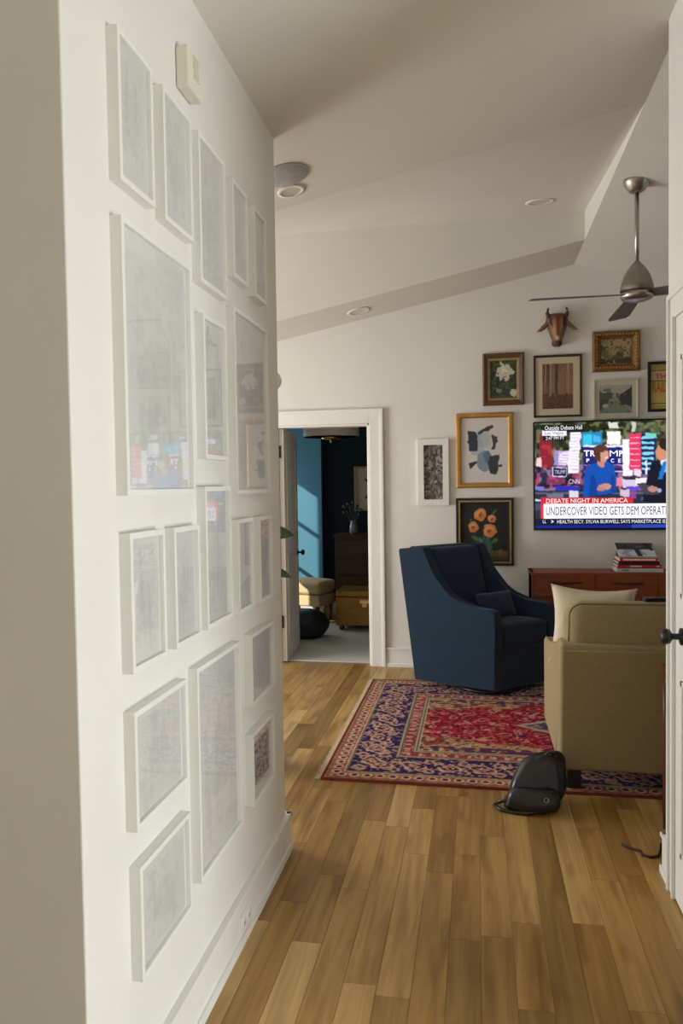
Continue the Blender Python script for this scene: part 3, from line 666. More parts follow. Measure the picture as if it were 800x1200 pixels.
for s in (-1, 1):
    e = []
    for t_ in np.linspace(0, 1, 9):
        wv = .026*math.sin(math.pi*(.12+.88*t_)**.8)+.002; cx = s*(.065+.097*t_); cz = .062-.072*t_-.01*math.sin(3*t_)
        e += [(cx, -.05-.006, cz+wv), (cx, -.05+.002, cz), (cx, -.056, cz-wv*.8), (cx, -.064, cz)]
    Fe = []
    for i in range(8):
        for k in range(4): Fe.append((i*4+k, i*4+(k+1) % 4, (i+1)*4+(k+1) % 4, (i+1)*4+k))
    Fe += [(0, 1, 2, 3), (32, 33, 34, 35)]
    raw('ear', e, Fe, EAR, cow, True)
    tube('horn', [(s*.05, -.05, .09), (s*.072, -.055, .112), (s*.08, -.058, .138), (s*.076, -.058, .16), (s*.068, -.056, .178)], [.02, .019, .015, .011, .003], HORN, cow, 10)
    lathe('eye', [(.001, -.012), (.006, -.01), (.009, -.004), (.009, 0)], BLACK, cow, 10, (s*.056, -.072, .055), axis='y')
    lathe('nostril', [(.001, -.004), (.005, -.003), (.006, 0)], BLACK, cow, 8, (s*.016, -.084, -.108), axis='y')
# backing board behind the hollow head
box('mount', -.03, .03, -.03, 0, -.05, .1, HORN, cow)

# ------------------------------------------------------------------ television
TX0, TZ0, TZ1 = .455, 1.186, 2.082; TH = TZ1-TZ0; TX1 = TX0+TH*16/9*1.0
tv = thing('television', (TX0, D, TZ0), 0, 'large flat television showing a news broadcast on the back wall', 'television')
TW = TX1-TX0
box('body', 0, TW, -.055, -.012, 0, TH, mat('tv_bezel', L(14, 14, 16), .3), tv, bev=.004)
box('wall_bracket', TW*.35, TW*.65, -.014, -.001, TH*.3, TH*.7, BLACK, tv)
bz = .014; SX0, SX1, SZ0, SZ1 = bz, TW-bz, bz+.004, TH-bz; SW, SHt = SX1-SX0, SZ1-SZ0
PX0 = 626.0; PXW = SW/1.06*159.0
def topy(px): return 498.5-(px-624)*.0377
def su(px): return (px-PX0)/PXW
def sv(px, py): t_ = topy(px); return (py-t_)/(618.5-t_)
p = Pic(340, 192, (58, 62, 42)); n = p.noise(26, 31); n2 = p.noise(60, 32); n3 = p.noise(40, 33)
p.a += (n[..., None]-.5)*90; p.put(n2 > .62, (128, 128, 84), .7); p.put((n2 < .32), (26, 32, 24), .8); p.put((n3 > .68) & (p.U > .5), (88, 104, 66), .7)
def R(x0, y0, x1, y1, col, al=1.0):
    p.poly([(su(x0), sv(x0, y0)), (su(x1), sv(x1, y0)), (su(x1), sv(x1, y1)), (su(x0), sv(x0, y1))], col, al)
def PO(pts, col, al=1.0): p.poly([(su(a), sv(a, b)) for a, b in pts], col, al)
def EL(x, y, rx, ry, col, al=1.0, rot=0): p.ell(su(x), sv(x, y), rx/PXW, ry/122.0, col, al, rot)
cm = p.Vv > .4; p.put(cm, (44, 38, 60)); p.put(cm & (n2 > .55), (92, 70, 110), .8); p.put(cm & (n3 > .66), (150, 120, 150), .8); p.put(cm & (n3 < .3), (18, 16, 26), .8); p.put((p.Vv > .47) & (p.Vv < .62) & (p.U < .27) & (n2 > .6), (186, 60, 90), .7)
R(632, 510, 647, 549, (128, 30, 44)); p.put((n3 > .55) & (p.U > su(632)) & (p.U < su(647)) & (p.Vv > .12) & (p.Vv < .42), (170, 50, 60), .8)
R(628, 537, 634, 548, (226, 196, 196)); R(649, 529, 668, 546, (150, 130, 190)); R(654, 530, 668, 545, (226, 218, 234))
for k in range(5): R(654, 531+k*3, 668, 531.8+k*3, (170, 150, 190))
PO([(669, 501), (681, 501), (678, 555), (665, 555)], (232, 226, 240))
for k in range(13): R(668, 507+k*3.6, 679, 507.8+k*3.6, (190, 180, 204))
R(681, 507, 706, 524, (34, 128, 176)); R(683, 510, 694, 522, (60, 186, 218)); R(695, 512, 704, 519, (70, 170, 220))
R(683, 523, 731, 553, (30, 30, 108)); R(683, 522.5, 731, 525, (226, 222, 240)); R(684, 545, 731, 546, (200, 190, 230)); R(684, 547, 731, 549, (120, 40, 90)); R(684, 552, 731, 553.5, (206, 200, 232))
R(711, 507, 727, 522, (232, 230, 238)); R(713, 496, 724, 503.5, (206, 206, 200)); R(740, 495, 744, 507, (190, 190, 176))
R(729, 516, 741, 558, (236, 230, 240)); R(737, 508, 750, 551, (214, 54, 92)); R(743, 550, 750, 558, (226, 200, 214))
for k in range(6): R(738, 513+k*6.5, 749.5, 514+k*6.5, (240, 170, 190))
R(750, 509, 767, 556, (24, 34, 84))
for k in range(7): R(751, 512+k*6, 765, 515+k*6, (130, 206, 226))
R(756, 508, 768, 514, (110, 200, 190)); R(755, 540, 757.5, 556, (236, 240, 246))
# small sign, crowd line, desk
R(647, 548.5, 664, 559, (210, 206, 230)); R(648, 549.5, 663, 558, (22, 22, 62)); R(640, 560, 662, 568, (196, 70, 130), .55); R(650, 570, 680, 576, (40, 44, 176)); R(626, 570, 637, 576, (110, 116, 200)); R(722, 560, 730, 570, (220, 120, 150)); R(729, 562, 745, 572, (200, 190, 214)); R(733, 570, 748, 575, (96, 70, 190)); R(744, 560, 762, 569, (228, 226, 232))
R(626, 575, 870, 622, (38, 42, 62)); R(626, 577, 870, 579, (96, 104, 128), .8); R(640, 579, 660, 584, (120, 124, 140), .8); R(667, 575, 678, 583, (206, 202, 206)); R(626, 585, 640, 587, (206, 206, 220)); R(626, 590, 636, 598, (60, 68, 96)); R(726, 574, 737, 582, (214, 190, 206), .9); R(738, 575, 745, 584, (150, 70, 150), .8); R(750, 583, 790, 586, (110, 116, 140), .7)
# woman in the blue jacket
PO([(683, 582), (685, 552), (692, 545), (700, 542), (712, 541), (719, 546), (722, 560), (721, 578)], (16, 74, 168)); PO([(690, 580), (692, 560), (697, 556), (700, 580)], (12, 58, 140)); PO([(715, 577), (716, 556), (719, 556), (721, 577)], (12, 58, 140))
PO([(700, 538), (709, 538), (708, 547), (704, 549), (700, 545)], (186, 128, 112)); EL(703, 532, 8.5, 9.5, (74, 44, 38)); EL(708, 534, 5.0, 8, (202, 142, 122)); EL(704, 526.5, 7.5, 4.5, (84, 50, 42)); EL(711, 537.5, 2, 1.0, (236, 214, 206)); EL(709, 570, 8, 3.6, (190, 134, 118)); EL(704, 573, 5, 2.6, (176, 120, 106))
# man in the dark suit
PO([(752, 588), (757, 560), (762, 543), (772, 538), (790, 536), (800, 560), (800, 590)], (18, 20, 36)); PO([(772, 541), (784, 535), (790, 540), (776, 556)], (216, 220, 232)); PO([(775, 542), (780, 540), (775, 562), (769, 562)], (24, 110, 196)); EL(774, 531, 7.5, 9, (196, 134, 108)); EL(780, 521, 9.5, 7, (44, 28, 26)); EL(784, 530, 5, 9, (54, 34, 30)); R(779, 549, 784, 551, (60, 120, 180))
PO([(745, 567), (752, 566), (768, 572), (770, 580), (756, 580)], (66, 60, 74)); EL(763, 573, 6, 3.2, (176, 126, 110)); EL(771, 575, 3, 3, (150, 160, 200))
warp(p, .006, 60, 7, 1)
# graphics
R(634, 500, 684, 508, (20, 20, 26)); R(635, 506.5, 664, 512.5, (226, 224, 232)); R(636, 512.5, 663, 518, (16, 18, 24))
R(633, 583, 741, 591, (196, 40, 52)); R(633, 590, 637, 607.5, (206, 50, 60)); R(636.5, 590, 870, 607, (240, 240, 246)); R(626, 607.5, 870, 614.5, (14, 18, 44)); R(626, 614.5, 870, 620, (18, 30, 130)); R(740, 614, 870, 618, (60, 90, 200), .6)
scr = pic_mesh('screen', p, SX0, SX1, SZ0, SZ1, -.0562, attr_mat('tv_screen', .25, emit=1.25, spec=.3), tv)
def E_(r, g, b): return mat('screen_ink_%d_%d_%d' % (r, g, b), (0.01, 0.01, 0.01, 1), .3, emit=L(r, g, b), estr=1.25)
def ST(body, x0, x1, y0, y1, col, bold=.0, shear=0):
    z1 = SZ1-sv(x0, y0)*SHt; z0 = SZ1-sv(x0, y1)*SHt
    o = text_mesh('caption', body, SX0+su(x0)*SW, SX0+su(x1)*SW, z0, z1, -.0575, E_(*col), scr, bold, shear)
ST('Outside Debate Hall', 638, 682, 501, 505.8, (236, 236, 240)); ST('Las Vegas', 638, 660, 507.6, 511.8, (90, 88, 100)); ST('2:47 PM PT', 639, 661, 513.2, 517, (230, 230, 236))
ST('T', 684, 690.5, 528.5, 535.5, (244, 242, 250), .03); ST('R', 691.5, 697, 528.5, 535.5, (244, 242, 250), .03); ST('M', 714, 723.5, 528.5, 535.5, (244, 242, 250), .0); ST('P', 725, 729, 528.5, 535.5, (244, 242, 250), .03)
ST('P', 687, 690.5, 538, 542.5, (244, 242, 250), .02); ST('C', 715.5, 719, 538, 542.5, (244, 242, 250), .02); ST('E', 724, 727, 538, 542.5, (244, 242, 250), .02)
ST('TRUMP', 649.5, 662, 551.5, 556, (190, 188, 214), .0); ST('CNN', 666, 679, 562, 567.5, (206, 190, 214), .0)
ST('DEBATE NIGHT IN AMERICA', 639, 735, 584.6, 589.6, (250, 236, 238), .0); ST('UNDERCOVER VIDEO GETS DEM OPERATIVES', 639, 791, 594, 603.5, (36, 36, 44), .0)
ST('LL', 635, 639, 609, 612.6, (230, 232, 240)); PO2 = ST('HEALTH SECY. SYLVIA BURWELL SAYS MARKETPLACE IS', 652, 778, 609, 613, (230, 232, 240), .0); ST('>', 645, 648, 609, 612.6, (230, 232, 240), .03)

# ------------------------------------------------------------------ credenza and books
TEAK = mat('teak', L(128, 66, 34), .42, var=.22, scale=3, stretch=(1.2, 8, 14)); TEAKD = mat('teak_dark', L(72, 34, 20), .5, var=.2, scale=4)
cr_ = thing('credenza', (.415, 6.05, 0), 0, 'reddish teak credenza with rows of drawers under the television', 'credenza')
CW, CD, CH = 1.9, .31, .87
boxes('carcass', [(0, CW, .012, CD, .14, CH-.02), (0, .02, 0, CD, .14, CH), (CW-.02, CW, 0, CD, .14, CH)], TEAK, cr_)
box('top', -.008, CW+.008, -.008, CD, CH-.022, CH, TEAK, cr_, bev=.003)
for lx in (.08, CW-.11):
    for ly in (.05, CD-.08): lathe('leg', [(.013, 0), (.02, .14)], TEAKD, cr_, 12, (lx, ly, 0))
nc = 4; dw = (CW-.05)/nc
for c in range(nc):
    for r_ in range(4):
        z0 = .155+r_*.1755; z1 = z0+.168; x0 = .025+c*dw+.003; x1 = x0+dw-.006
        d = box('drawer', x0, x1, -.004, .015, z0, z1, TEAK, cr_, bev=.002)
        hx = (x0+x1)/2; pts = [(hx-.13+.26*i/10, -.01-.012*math.sin(math.pi*i/10), (z1-.055)-.006*math.sin(math.pi*i/10)) for i in range(11)]
        tube('handle', pts, [.004, .006, .008, .009, .009, .009, .009, .009, .008, .006, .004], TEAKD, d, 8)
def book(x0, x1, y0, y1, z0, th, cov, lab, spine=None, rz=0, paperc=(222, 216, 204), tilt=0):
    t = thing('book', ((x0+x1)/2, (y0+y1)/2, z0), rz, lab, 'book', 'books stacked on the credenza'); hw, hd = (x1-x0)/2, (y1-y0)/2
    cm_ = mat('cover_%d_%d_%d' % cov, L(*cov), .45, var=.05)
    boxes('cover', [(-hw, hw, -hd, hd, 0, .003), (-hw, hw, -hd, hd, th-.003, th), (-hw, hw, -hd, -hd+.003, 0, th)], cm_, t)
    box('pages', -hw+.004, hw-.004, -hd+.003, hd-.004, .003, th-.003, paper(*paperc), t)
    if spine:
        for (a, b, col) in spine: box('spine_title', -hw+2*hw*a, -hw+2*hw*b, -hd-.0008, -hd+.001, th*.3, th*.72, mat('ink_%d_%d_%d' % col, L(*col), .6), t)
    return t
bz0 = CH
book(1.07, 1.412, 6.085, 6.335, bz0, .036, (196, 190, 178), 'thick pale grey book at the bottom of the stack', [(.1, .26, (120, 116, 110))])
book(1.075, 1.40, 6.09, 6.33, bz0+.036, .024, (198, 44, 62), 'crimson book second from the bottom of the stack', [(.28, .55, (236, 190, 190)), (.88, .95, (236, 190, 190))])
book(1.08, 1.385, 6.085, 6.325, bz0+.060, .024, (74, 20, 26), 'dark maroon book in the middle of the stack')
book(1.09, 1.37, 6.085, 6.32, bz0+.084, .032, (204, 52, 56), 'bright red book with pale title under the top book', [(.08, .94, (240, 206, 196))])
tb = thing('book', (1.225, 6.2, bz0+.116), math.radians(-3), 'black and white photo book tilted on top of the stack', 'book', 'books stacked on the credenza')
p = Pic(64, 40, (150, 158, 158)); n = p.noise(8, 51); p.rect(0, 0, 1, .3, (66, 66, 62)); p.put((n > .5) & (p.Vv < .5), (40, 40, 40)); p.put((p.Vv > .5) & (n < .6), (190, 204, 202)); p.poly([(.45, .35), (.58, .35), (.66, 1), (.52, 1)], (32, 32, 34)); p.poly([(.7, 0), (.86, 0), (1, .55), (.92, .6)], (24, 24, 26))
V8 = [(-.13, -.11, 0), (.14, -.11, 0), (.14, .11, .085), (-.15, .11, .085), (-.13, -.115, .012), (.14, -.115, .012), (.14, .105, .097), (-.15, .105, .097)]
raw('pages', V8, [(0, 3, 2, 1), (4, 5, 6, 7), (0, 1, 5, 4), (1, 2, 6, 5), (2, 3, 7, 6), (3, 0, 4, 7)], paper(200, 198, 190), tb)
co = pic_mesh('cover', p, -.14, .14, 0, 1, 0, PRINT, tb)
for v in co.data.vertices: zz = v.co.z; v.co = Vector((v.co.x*(.95+.05*zz), -.1155+.221*zz, .0125+.0855*zz))
box('prop_card', -.13, .13, .09, .11, 0, .084, paper(120, 120, 116), tb)

# ------------------------------------------------------------------ rug
def make_rug():
    x0, x1, y0, y1 = -.844, 2.42, 3.852, 5.912; st = .0065
    nx, ny = int((x1-x0)/st)+1, int((y1-y0)/st)+1
    xs = np.linspace(x0, x1, nx); ys = np.linspace(y0, y1, ny); X, Y = np.meshgrid(xs, ys)
    dx = np.minimum(X-x0, x1-X); dy = np.minimum(Y-y0, y1-Y)
    d = np.minimum(dx, dy); s = np.where(dx < dy, Y-y0, X-x0)
    pp = Pic(nx, ny, (160, 36, 48)); n1 = pp.noise(60, 61); n2 = pp.noise(190, 62); n3 = pp.noise(110, 63); n4 = pp.noise(24, 64)
    A = pp.a
    def put(mk, col, al=1.0):
        q = mk.astype(float)[..., None]*al; pp.a = pp.a*(1-q)+np.asarray(col, float)*q
    # field
    cx, cyy = (x0+x1)/2, (y0+y1)/2; U = (X-cx)/((x1-x0)/2-.5); W = (Y-cyy)/((y1-y0)/2-.5)
    put(n3 > .6, (126, 26, 42), .8); put(n2 > .66, (196, 92, 92), .75); put(n2 < .25, (92, 24, 44), .7)
    per = np.sin((X+.05*n4)*2*math.pi/.23+2.2*(n1-.5))*np.sin((Y+.03*n4)*2*math.pi/.19+1.6*(n1-.5))+.5*(n3-.5); put(np.abs(per-.72) < .10, (206, 150, 132), .85); put((n1 > .72) & (n2 > .45), (204, 168, 150), .7); put(per < -.86, (74, 34, 70), .8); put(np.abs(per+.55) < .06, (190, 120, 110), .6)
    sp_ = np.abs(W)+.05*np.sin(U*22)+.12*(n4-.5) > 1.02-.62*np.clip(np.abs(U)-.12, 0, 1)**.9
    put(sp_, (172, 128, 92)); put(sp_ & (n3 > .62), (96, 58, 72), .9); put(sp_ & (n2 > .62), (206, 172, 136), .8); put(sp_ & (n1 < .27), (122, 44, 48), .7); put(sp_ & (np.abs(W) > .86) & (n3 > .45), (74, 44, 92), .75)
    rr = np.sqrt((U*1.5)**2+(W*1.1)**2)+.04*np.cos(8*np.arctan2(W, U)); put(rr < .52, (58, 44, 84)); put(np.abs(rr-.52) < .03, (196, 172, 140)); put((rr < .5) & (n2 > .55), (170, 130, 120), .8); put(rr < .2, (158, 40, 54))
    # pendant pointing towards the fringe end
    pe = (np.abs(X-(x0+1.30))/.20+np.abs(Y-cyy)/.12); put(pe < 1, (84, 66, 92)); put(np.abs(pe-1) < .14, (176, 168, 150)); put((pe < .8) & (n2 > .55), (176, 140, 120), .8)
    # inner guard
    g = (d < .49); put(g, (150, 58, 74)); put(g & (n2 > .6), (196, 150, 130), .8); put(g & (np.sin(s*2*math.pi/.07) > .6) & (np.abs(d-.42) < .02), (206, 170, 140), .9)
    for a in (.372, .386, .462, .478): put(np.abs(d-a) < .0055, (112, 110, 82)); 
    for a in (.379, .470, .49): put(np.abs(d-a) < .004, (196, 182, 148))
    # main border
    b = d < .365; put(b, (56, 40, 92)); c_ = d-.24
    m1 = np.hypot(((s+.02*np.sin(d*50)) % .19)-.095, c_*1.15)
    put(b & (m1 < .062), (112, 58, 84)); put(b & (np.abs(m1-.062) < .009), (206, 172, 140)); put(b & (m1 < .028), (206, 160, 130)); put(b & (m1 < .012), (96, 34, 60))
    m2 = np.hypot(((s+.095) % .19)-.095, (np.abs(c_)-.065)); put(b & (m2 < .034), (196, 150, 126)); put(b & (m2 < .016), (74, 46, 96))
    vine = np.abs(c_-.07*np.sin(s*2*math.pi/.19)); put(b & (vine < .007), (190, 156, 130)); put(b & (n2 > .68), (190, 150, 128), .85); put(b & (n2 < .22), (36, 26, 66), .8)
    # outer guard
    o = d < .125; put(o, (182, 126, 100)); put(o & (n2 > .55), (150, 66, 70), .75); m3 = np.hypot((s % .07)-.035, d-.07); put(o & (m3 < .018), (96, 44, 74)); put(o & (np.abs(m3-.022) < .005), (214, 186, 154))
    for a in (.122, .028): put(np.abs(d-a) < .005, (120, 112, 82))
    put(np.abs(d-.113) < .004, (204, 184, 150)); put(d < .018, (126, 42, 36))
    pp.a = pp.a*(.90+.2*pp.noise(300, 66)[..., None])
    Z = .011+.0012*(n3-.5)
    V = np.stack([X, Y, Z], -1).reshape(-1, 3); i = np.arange((ny-1)*(nx-1)); r, c = i//(nx-1), i % (nx-1); a = r*nx+c
    F = np.stack([a, a+1, a+nx+1, a+nx], 1); C = lin(np.clip(pp.a, 0, 255)).reshape(-1, 3)
    t = thing('area_rug', (0, 0, 0), 0, 'red and navy patterned oriental rug with a pale fringe', 'rug')
    RUG = attr_mat('rug_wool', .95, spec=.1)
    fast_mesh('pile', V, F, C, RUG, t)
    box('backing', x0, x1, y0, y1, 0, .0098, mat('rug_backing', L(120, 54, 46), .95, var=.1), t)
    Vf, Ff = [], []
    r_ = random.Random(5); y = y0
    while y < y1:
        b0 = len(Vf); ln = .022+.016*r_.random(); k = (r_.random()-.5)*.01
        Vf += [(x0+.004, y, .001), (x0+.004, y+.006, .001), (x0-ln, y+.006+k, .001), (x0-ln, y+k, .001), (x0+.004, y, .009), (x0+.004, y+.006, .009), (x0-ln, y+.006+k, .004), (x0-ln, y+k, .004)]
        Ff += [tuple(b0+i_ for i_ in q) for q in ((4, 5, 6, 7), (0, 3, 2, 1), (0, 4, 7, 3), (1, 2, 6, 5), (2, 3, 7, 6))]; y += .0065
    f = raw('fringe', Vf, Ff, mat('fringe_cotton', L(196, 182, 152), .95, var=.06, scale=40), t); f['kind'] = 'stuff'
make_rug()

# ------------------------------------------------------------------ soft furniture helpers
def rake(o, k=.13, z0=.2):
    for v in o.data.vertices: v.co.y -= k*max(0, v.co.z-z0)
    return o
def soft_box(name, x0, x1, y0, y1, z0, z1, material, parent, r=.04, bulge=(0, 0, 0), seg=4, mapf=None, cuts=6):
    bm = bmesh.new(); add_box(bm, x0, x1, y0, y1, z0, z1)
    bmesh.ops.bevel(bm, geom=list(bm.edges), offset=r, segments=seg, affect='EDGES', profile=.5)
    big = [e for e in bm.edges if e.calc_length() > r*2.2]
    bmesh.ops.subdivide_edges(bm, edges=big, cuts=cuts, use_grid_fill=True)
    c = Vector(((x0+x1)/2, (y0+y1)/2, (z0+z1)/2)); h = Vector(((x1-x0)/2, (y1-y0)/2, (z1-z0)/2))
    for v in bm.verts:
        q = [(v.co[i]-c[i])/h[i] for i in range(3)]; p_ = v.co.copy()
        for i in range(3):
            j, k = (i+1) % 3, (i+2) % 3
            p_[i] += bulge[i]*q[i]*max(0, 1-q[j]**2)*max(0, 1-q[k]**2)
        v.co = Vector(mapf(*p_)) if mapf else p_
    return smoothed(frombm(name, bm, material, parent, True))
def pillow(name, w_, h_, t_, material, parent, n=18, pinch=.07):
    V, F = [], []
    for s in (1, -1):
        for j in range(n+1):
            for i in range(n+1):
                u, v = -1+2*i/n, -1+2*j/n
                x_ = u*w_/2*(1-pinch*(1-v*v)); z_ = v*h_/2*(1-pinch*(1-u*u)); y_ = s*t_/2*((1-u**2)*(1-v**2))**.42
                V.append((x_, y_, z_))
    m_ = (n+1)**2
    for s in (0, 1):
        for j in range(n):
            for i in range(n):
                a = s*m_+j*(n+1)+i; F.append((a, a+1, a+n+2, a+n+1))
    o = raw(name, V, F, material, parent, True); bm = bmesh.new(); bm.from_mesh(o.data); bmesh.ops.remove_doubles(bm, verts=bm.verts, dist=1e-5); bmesh.ops.recalc_face_normals(bm, faces=bm.faces); bm.to_mesh(o.data); bm.free()
    for p_ in o.data.polygons: p_.use_smooth = True
    return o

# ------------------------------------------------------------------ sofa
LINEN = mat('beige_linen', L(162, 141, 102), .9, var=.1, scale=90, bump=.35, bscale=420, sheen=.2, spec=.2)
LINEN2 = mat('beige_piping', L(140, 116, 76), .9, var=.05)
sf = thing('sofa', (.40, 3.88, 0), 0, 'beige linen sofa seen from behind on the rug', 'sofa')
SWD, SDP = 1.95, .88
rake(smoothed(box('back_panel', 0, SWD, 0, .2, .11, .772, LINEN, sf, bev=.02, seg=4)))
arm = [(0.14, .11), (SDP, .11), (SDP, .60), (SDP-.03, .625), (.55, .655), (.25, .715), (.14, .742)]
for x0 in (0.0, SWD-.13):
    o = prism('arm', arm, .13, lambda u, v, z, x0=x0: (x0+v, u, z), LINEN, sf, .016, 3); smoothed(o)
    tube('arm_piping', [(x0+(.012 if x0 == 0 else .118), u, z+.002) for u, z in arm[2:]], .0045, LINEN2, sf, 6)
soft_box('seat_base', .14, SWD-.14, .15, SDP-.02, .12, .3, LINEN, sf, .015)
for k in range(2):
    x0 = .165+k*(SWD-.33)/2; x1 = x0+(SWD-.33)/2-.006
    soft_box('seat_cushion', x0, x1, .22, SDP+.01, .3, .46, LINEN, sf, .035, (0, 0, .02))
    xx0 = .035 if k == 0 else x0; xx1 = x1 if k == 0 else SWD-.035
    c = soft_box('back_cushion', xx0, xx1, .06, .27, .44, .972, LINEN, sf, .085, (.0, .035, .0), 5, cuts=8)
    rake(c, .12)
    # piped seam round the rear face
    pts = []
    for a in range(0, 91, 15): pts.append((xx0+.075-.062*math.cos(math.radians(a)), .062, .91+.062*math.sin(math.radians(a))))
    pts = [(xx0+.012, .066, .78)]+pts+[(xx1-.075+.062*math.sin(math.radians(a)), .062, .91+.062*math.cos(math.radians(a))) for a in range(0, 91, 15)]+[(xx1-.012, .066, .78)]
    rake(tube('seam', [(a_, b_-.004, c_) for a_, b_, c_ in pts], .005, LINEN2, c, 6), .12)
rake(tube('back_seam', [(.0+.02, .002, .742), (SWD-.02, .002, .742)], .004, LINEN2, sf, 6))
for lx in (.04, SWD-.11):
    for ly in (.02, SDP-.1): box('leg', lx, lx+.07, ly, ly+.07, .0122, .125, mat('black_wood_leg', L(20, 17, 15), .5, var=.1), sf, bev=.004)
pt = thing('throw_pillow', (.635, 4.38, .765), 0, 'cream linen throw pillow propped against the sofa back', 'pillow')
pt.rotation_euler = (math.radians(-6), math.radians(2), math.radians(-8))
pillow('pillow_body', .47, .45, .15, mat('cream_pillow', L(216, 203, 176), .9, var=.05, scale=12, bump=.25, bscale=200), pt, 18, .13)
rc = thing('remote_control', (.90, 3.96, .974), math.radians(8), 'black remote control on top of the sofa back', 'remote')
box('case', -.08, .08, -.022, .022, 0, .018, BLACK, rc, bev=.005)
for i in range(5):
    for j in range(2): lathe('button', [(.004, .017), (.004, .0195), (.001, .02)], mat('grey_rubber', L(70, 70, 74), .7), rc, 8, (-.06+i*.022, -.008+j*.016, 0))

# ------------------------------------------------------------------ blue wing chair (skewed plan, set at an angle)
NAVY = mat('navy_fabric', L(34, 50, 68), .9, var=.1, scale=10, bump=.3, bscale=350, sheen=.15, spec=.2)
ch = thing('armchair', (0.0, 5.9, .0125), 0, 'navy blue upholstered wing armchair on a dark swivel base', 'armchair')
FLx, FLy = .108, 5.47; sa_, na_ = math.radians(-24), math.radians(44)
def cmap(u, v, z):   # u: 0 back .. .66 front along the side, v: 0 near side .. .68 far side
    uu = u-.66
    return (FLx+uu*math.cos(sa_)+v*math.cos(na_)-0.0, FLy+uu*math.sin(sa_)+v*math.sin(na_)-5.9, z-.011)
CWd = .66
side = [(.0, .06), (.665, .06), (.668, .5), (.668, .62), (.655, .648), (.6, .655), (.5, .662), (.42, .675), (.34, .705), (.27, .755), (.21, .825), (.165, .905), (.125, 1.0), (.09, 1.085), (.075, 1.10), (.0, 1.09), (-.125, 1.08), (-.135, 1.065)]
for v0 in (0, CWd-.075):
    o = prism('wing_side', side, .075, lambda u, v, z, v0=v0: cmap(u, v0+v, z), NAVY, ch, .014, 3); smoothed(o)
bk = [(-.02, .06), (.10, .06), (.13, .42), (.0, 1.075), (-.02, 1.095), (-.08, 1.095), (-.12, 1.075)]
o = prism('backrest', bk, CWd-.13, lambda u, v, z: cmap(u, v+.065, z), NAVY, ch, .015, 3); smoothed(o)
soft_box('back_cushion', .0, .1, .08, CWd-.08, .44, 1.085, NAVY, ch, .035, (.03, 0, 0), mapf=lambda x_, y_, z_: cmap(x_+.125-(z_-.44)*.2, y_, z_))
soft_box('seat_cushion', .14, .665, .078, CWd-.078, .355, .535, NAVY, ch, .04, (0, 0, .02), mapf=cmap)
soft_box('front_rail', .3, .655, .07, CWd-.07, .05, .35, NAVY, ch, .012, mapf=cmap)
cb = cmap(.36, CWd/2, 0)
lathe('swivel_base', [(.25, 0), (.26, .012), (.25, .03), (.1, .034), (.08, .06)], BLACK, ch, 28, (cb[0], cb[1], 0))
lb = thing('lumbar_pillow', tuple(Vector(cmap(.43, .33, .652+.011))+Vector((0, 5.9, 0))), na_, 'small navy lumbar pillow on the wing armchair seat', 'pillow')
lb.rotation_euler = (math.radians(-22), 0, na_)
pillow('pillow_body', .38, .20, .09, NAVY, lb, 14, .05)

# ------------------------------------------------------------------ black bag on the floor by the sofa
LEATHER = mat('black_leather', L(20, 20, 22), .34, var=.15, scale=14, bump=1.0, bscale=18, coat=.2)
def lump(name, c, rx, ry, rz_, material, parent, seed=0, amp=.12, e=2.6, flat=0.0, lean=(0, 0), freq=3.0, nu=36, nv=20):
    r = random.Random(seed); ph = [(r.uniform(-1, 1)*freq, r.uniform(-1, 1)*freq, r.uniform(-1, 1)*freq, r.random()*6.28) for _ in range(7)]
    V, F = [], []; sg = lambda a, q: math.copysign(abs(a)**q, a)
    for j in range(nv+1):
        th = -math.pi/2+math.pi*j/nv
        for i in range(nu):
            a = 2*math.pi*i/nu; q = 2/e
            x_ = sg(math.cos(th), q)*sg(math.cos(a), q); y_ = sg(math.cos(th), q)*sg(math.sin(a), q); z_ = sg(math.sin(th), q)
            f = 1+amp*sum(math.sin(k[0]*x_+k[1]*y_+k[2]*z_+k[3]) for k in ph)/3
            Z = z_*rz_*f; X_ = x_*rx*f*(1-flat*max(0, z_)); Y_ = y_*ry*f*(1-flat*max(0, z_))
            zz = max(Z, -rz_*.92)
            V.append((c[0]+X_+lean[0]*(zz+rz_), c[1]+Y_+lean[1]*(zz+rz_), c[2]+zz))
    for j in range(nv):
        for i in range(nu): F.append((j*nu+i, j*nu+(i+1) % nu, (j+1)*nu+(i+1) % nu, (j+1)*nu+i))
    o = raw(name, V, F, material, parent, True); bm = bmesh.new(); bm.from_mesh(o.data); bmesh.ops.remove_doubles(bm, verts=bm.verts, dist=1e-4); bmesh.ops.recalc_face_normals(bm, faces=bm.faces); bm.to_mesh(o.data); bm.free()
    for p_ in o.data.polygons: p_.use_smooth = True
    return o
bag = thing('leather_bag', (.25, 3.72, 0), 0, 'slouched black leather bag on the floor against the sofa corner', 'bag')
lump('bag_body', (-.01, .0, .118), .128, .10, .128, LEATHER, bag, 3, .13, 3.6, .34, (.36, .10))
lump('flap', (-.02, -.06, .15), .10, .05, .085, LEATHER, bag, 5, .07, 3.6, .28, (.38, .30))
lump('pocket', (.0, -.10, .06), .125, .055, .062, LEATHER, bag, 8, .14, 3.0, .15, (.1, .1))
tube('strap', [(-.05, -.10, .075), (-.11, -.11, .06), (-.165, -.1, .035), (-.185, -.075, .014), (-.15, -.12, .009), (-.09, -.145, .01), (-.02, -.15, .012), (.04, -.135, .03)], .009, LEATHER, bag, 8)
tube('handle', [(.06, -.0, .235), (.08, -.01, .26), (.105, -.0, .255), (.11, .02, .225)], .007, LEATHER, bag, 8)
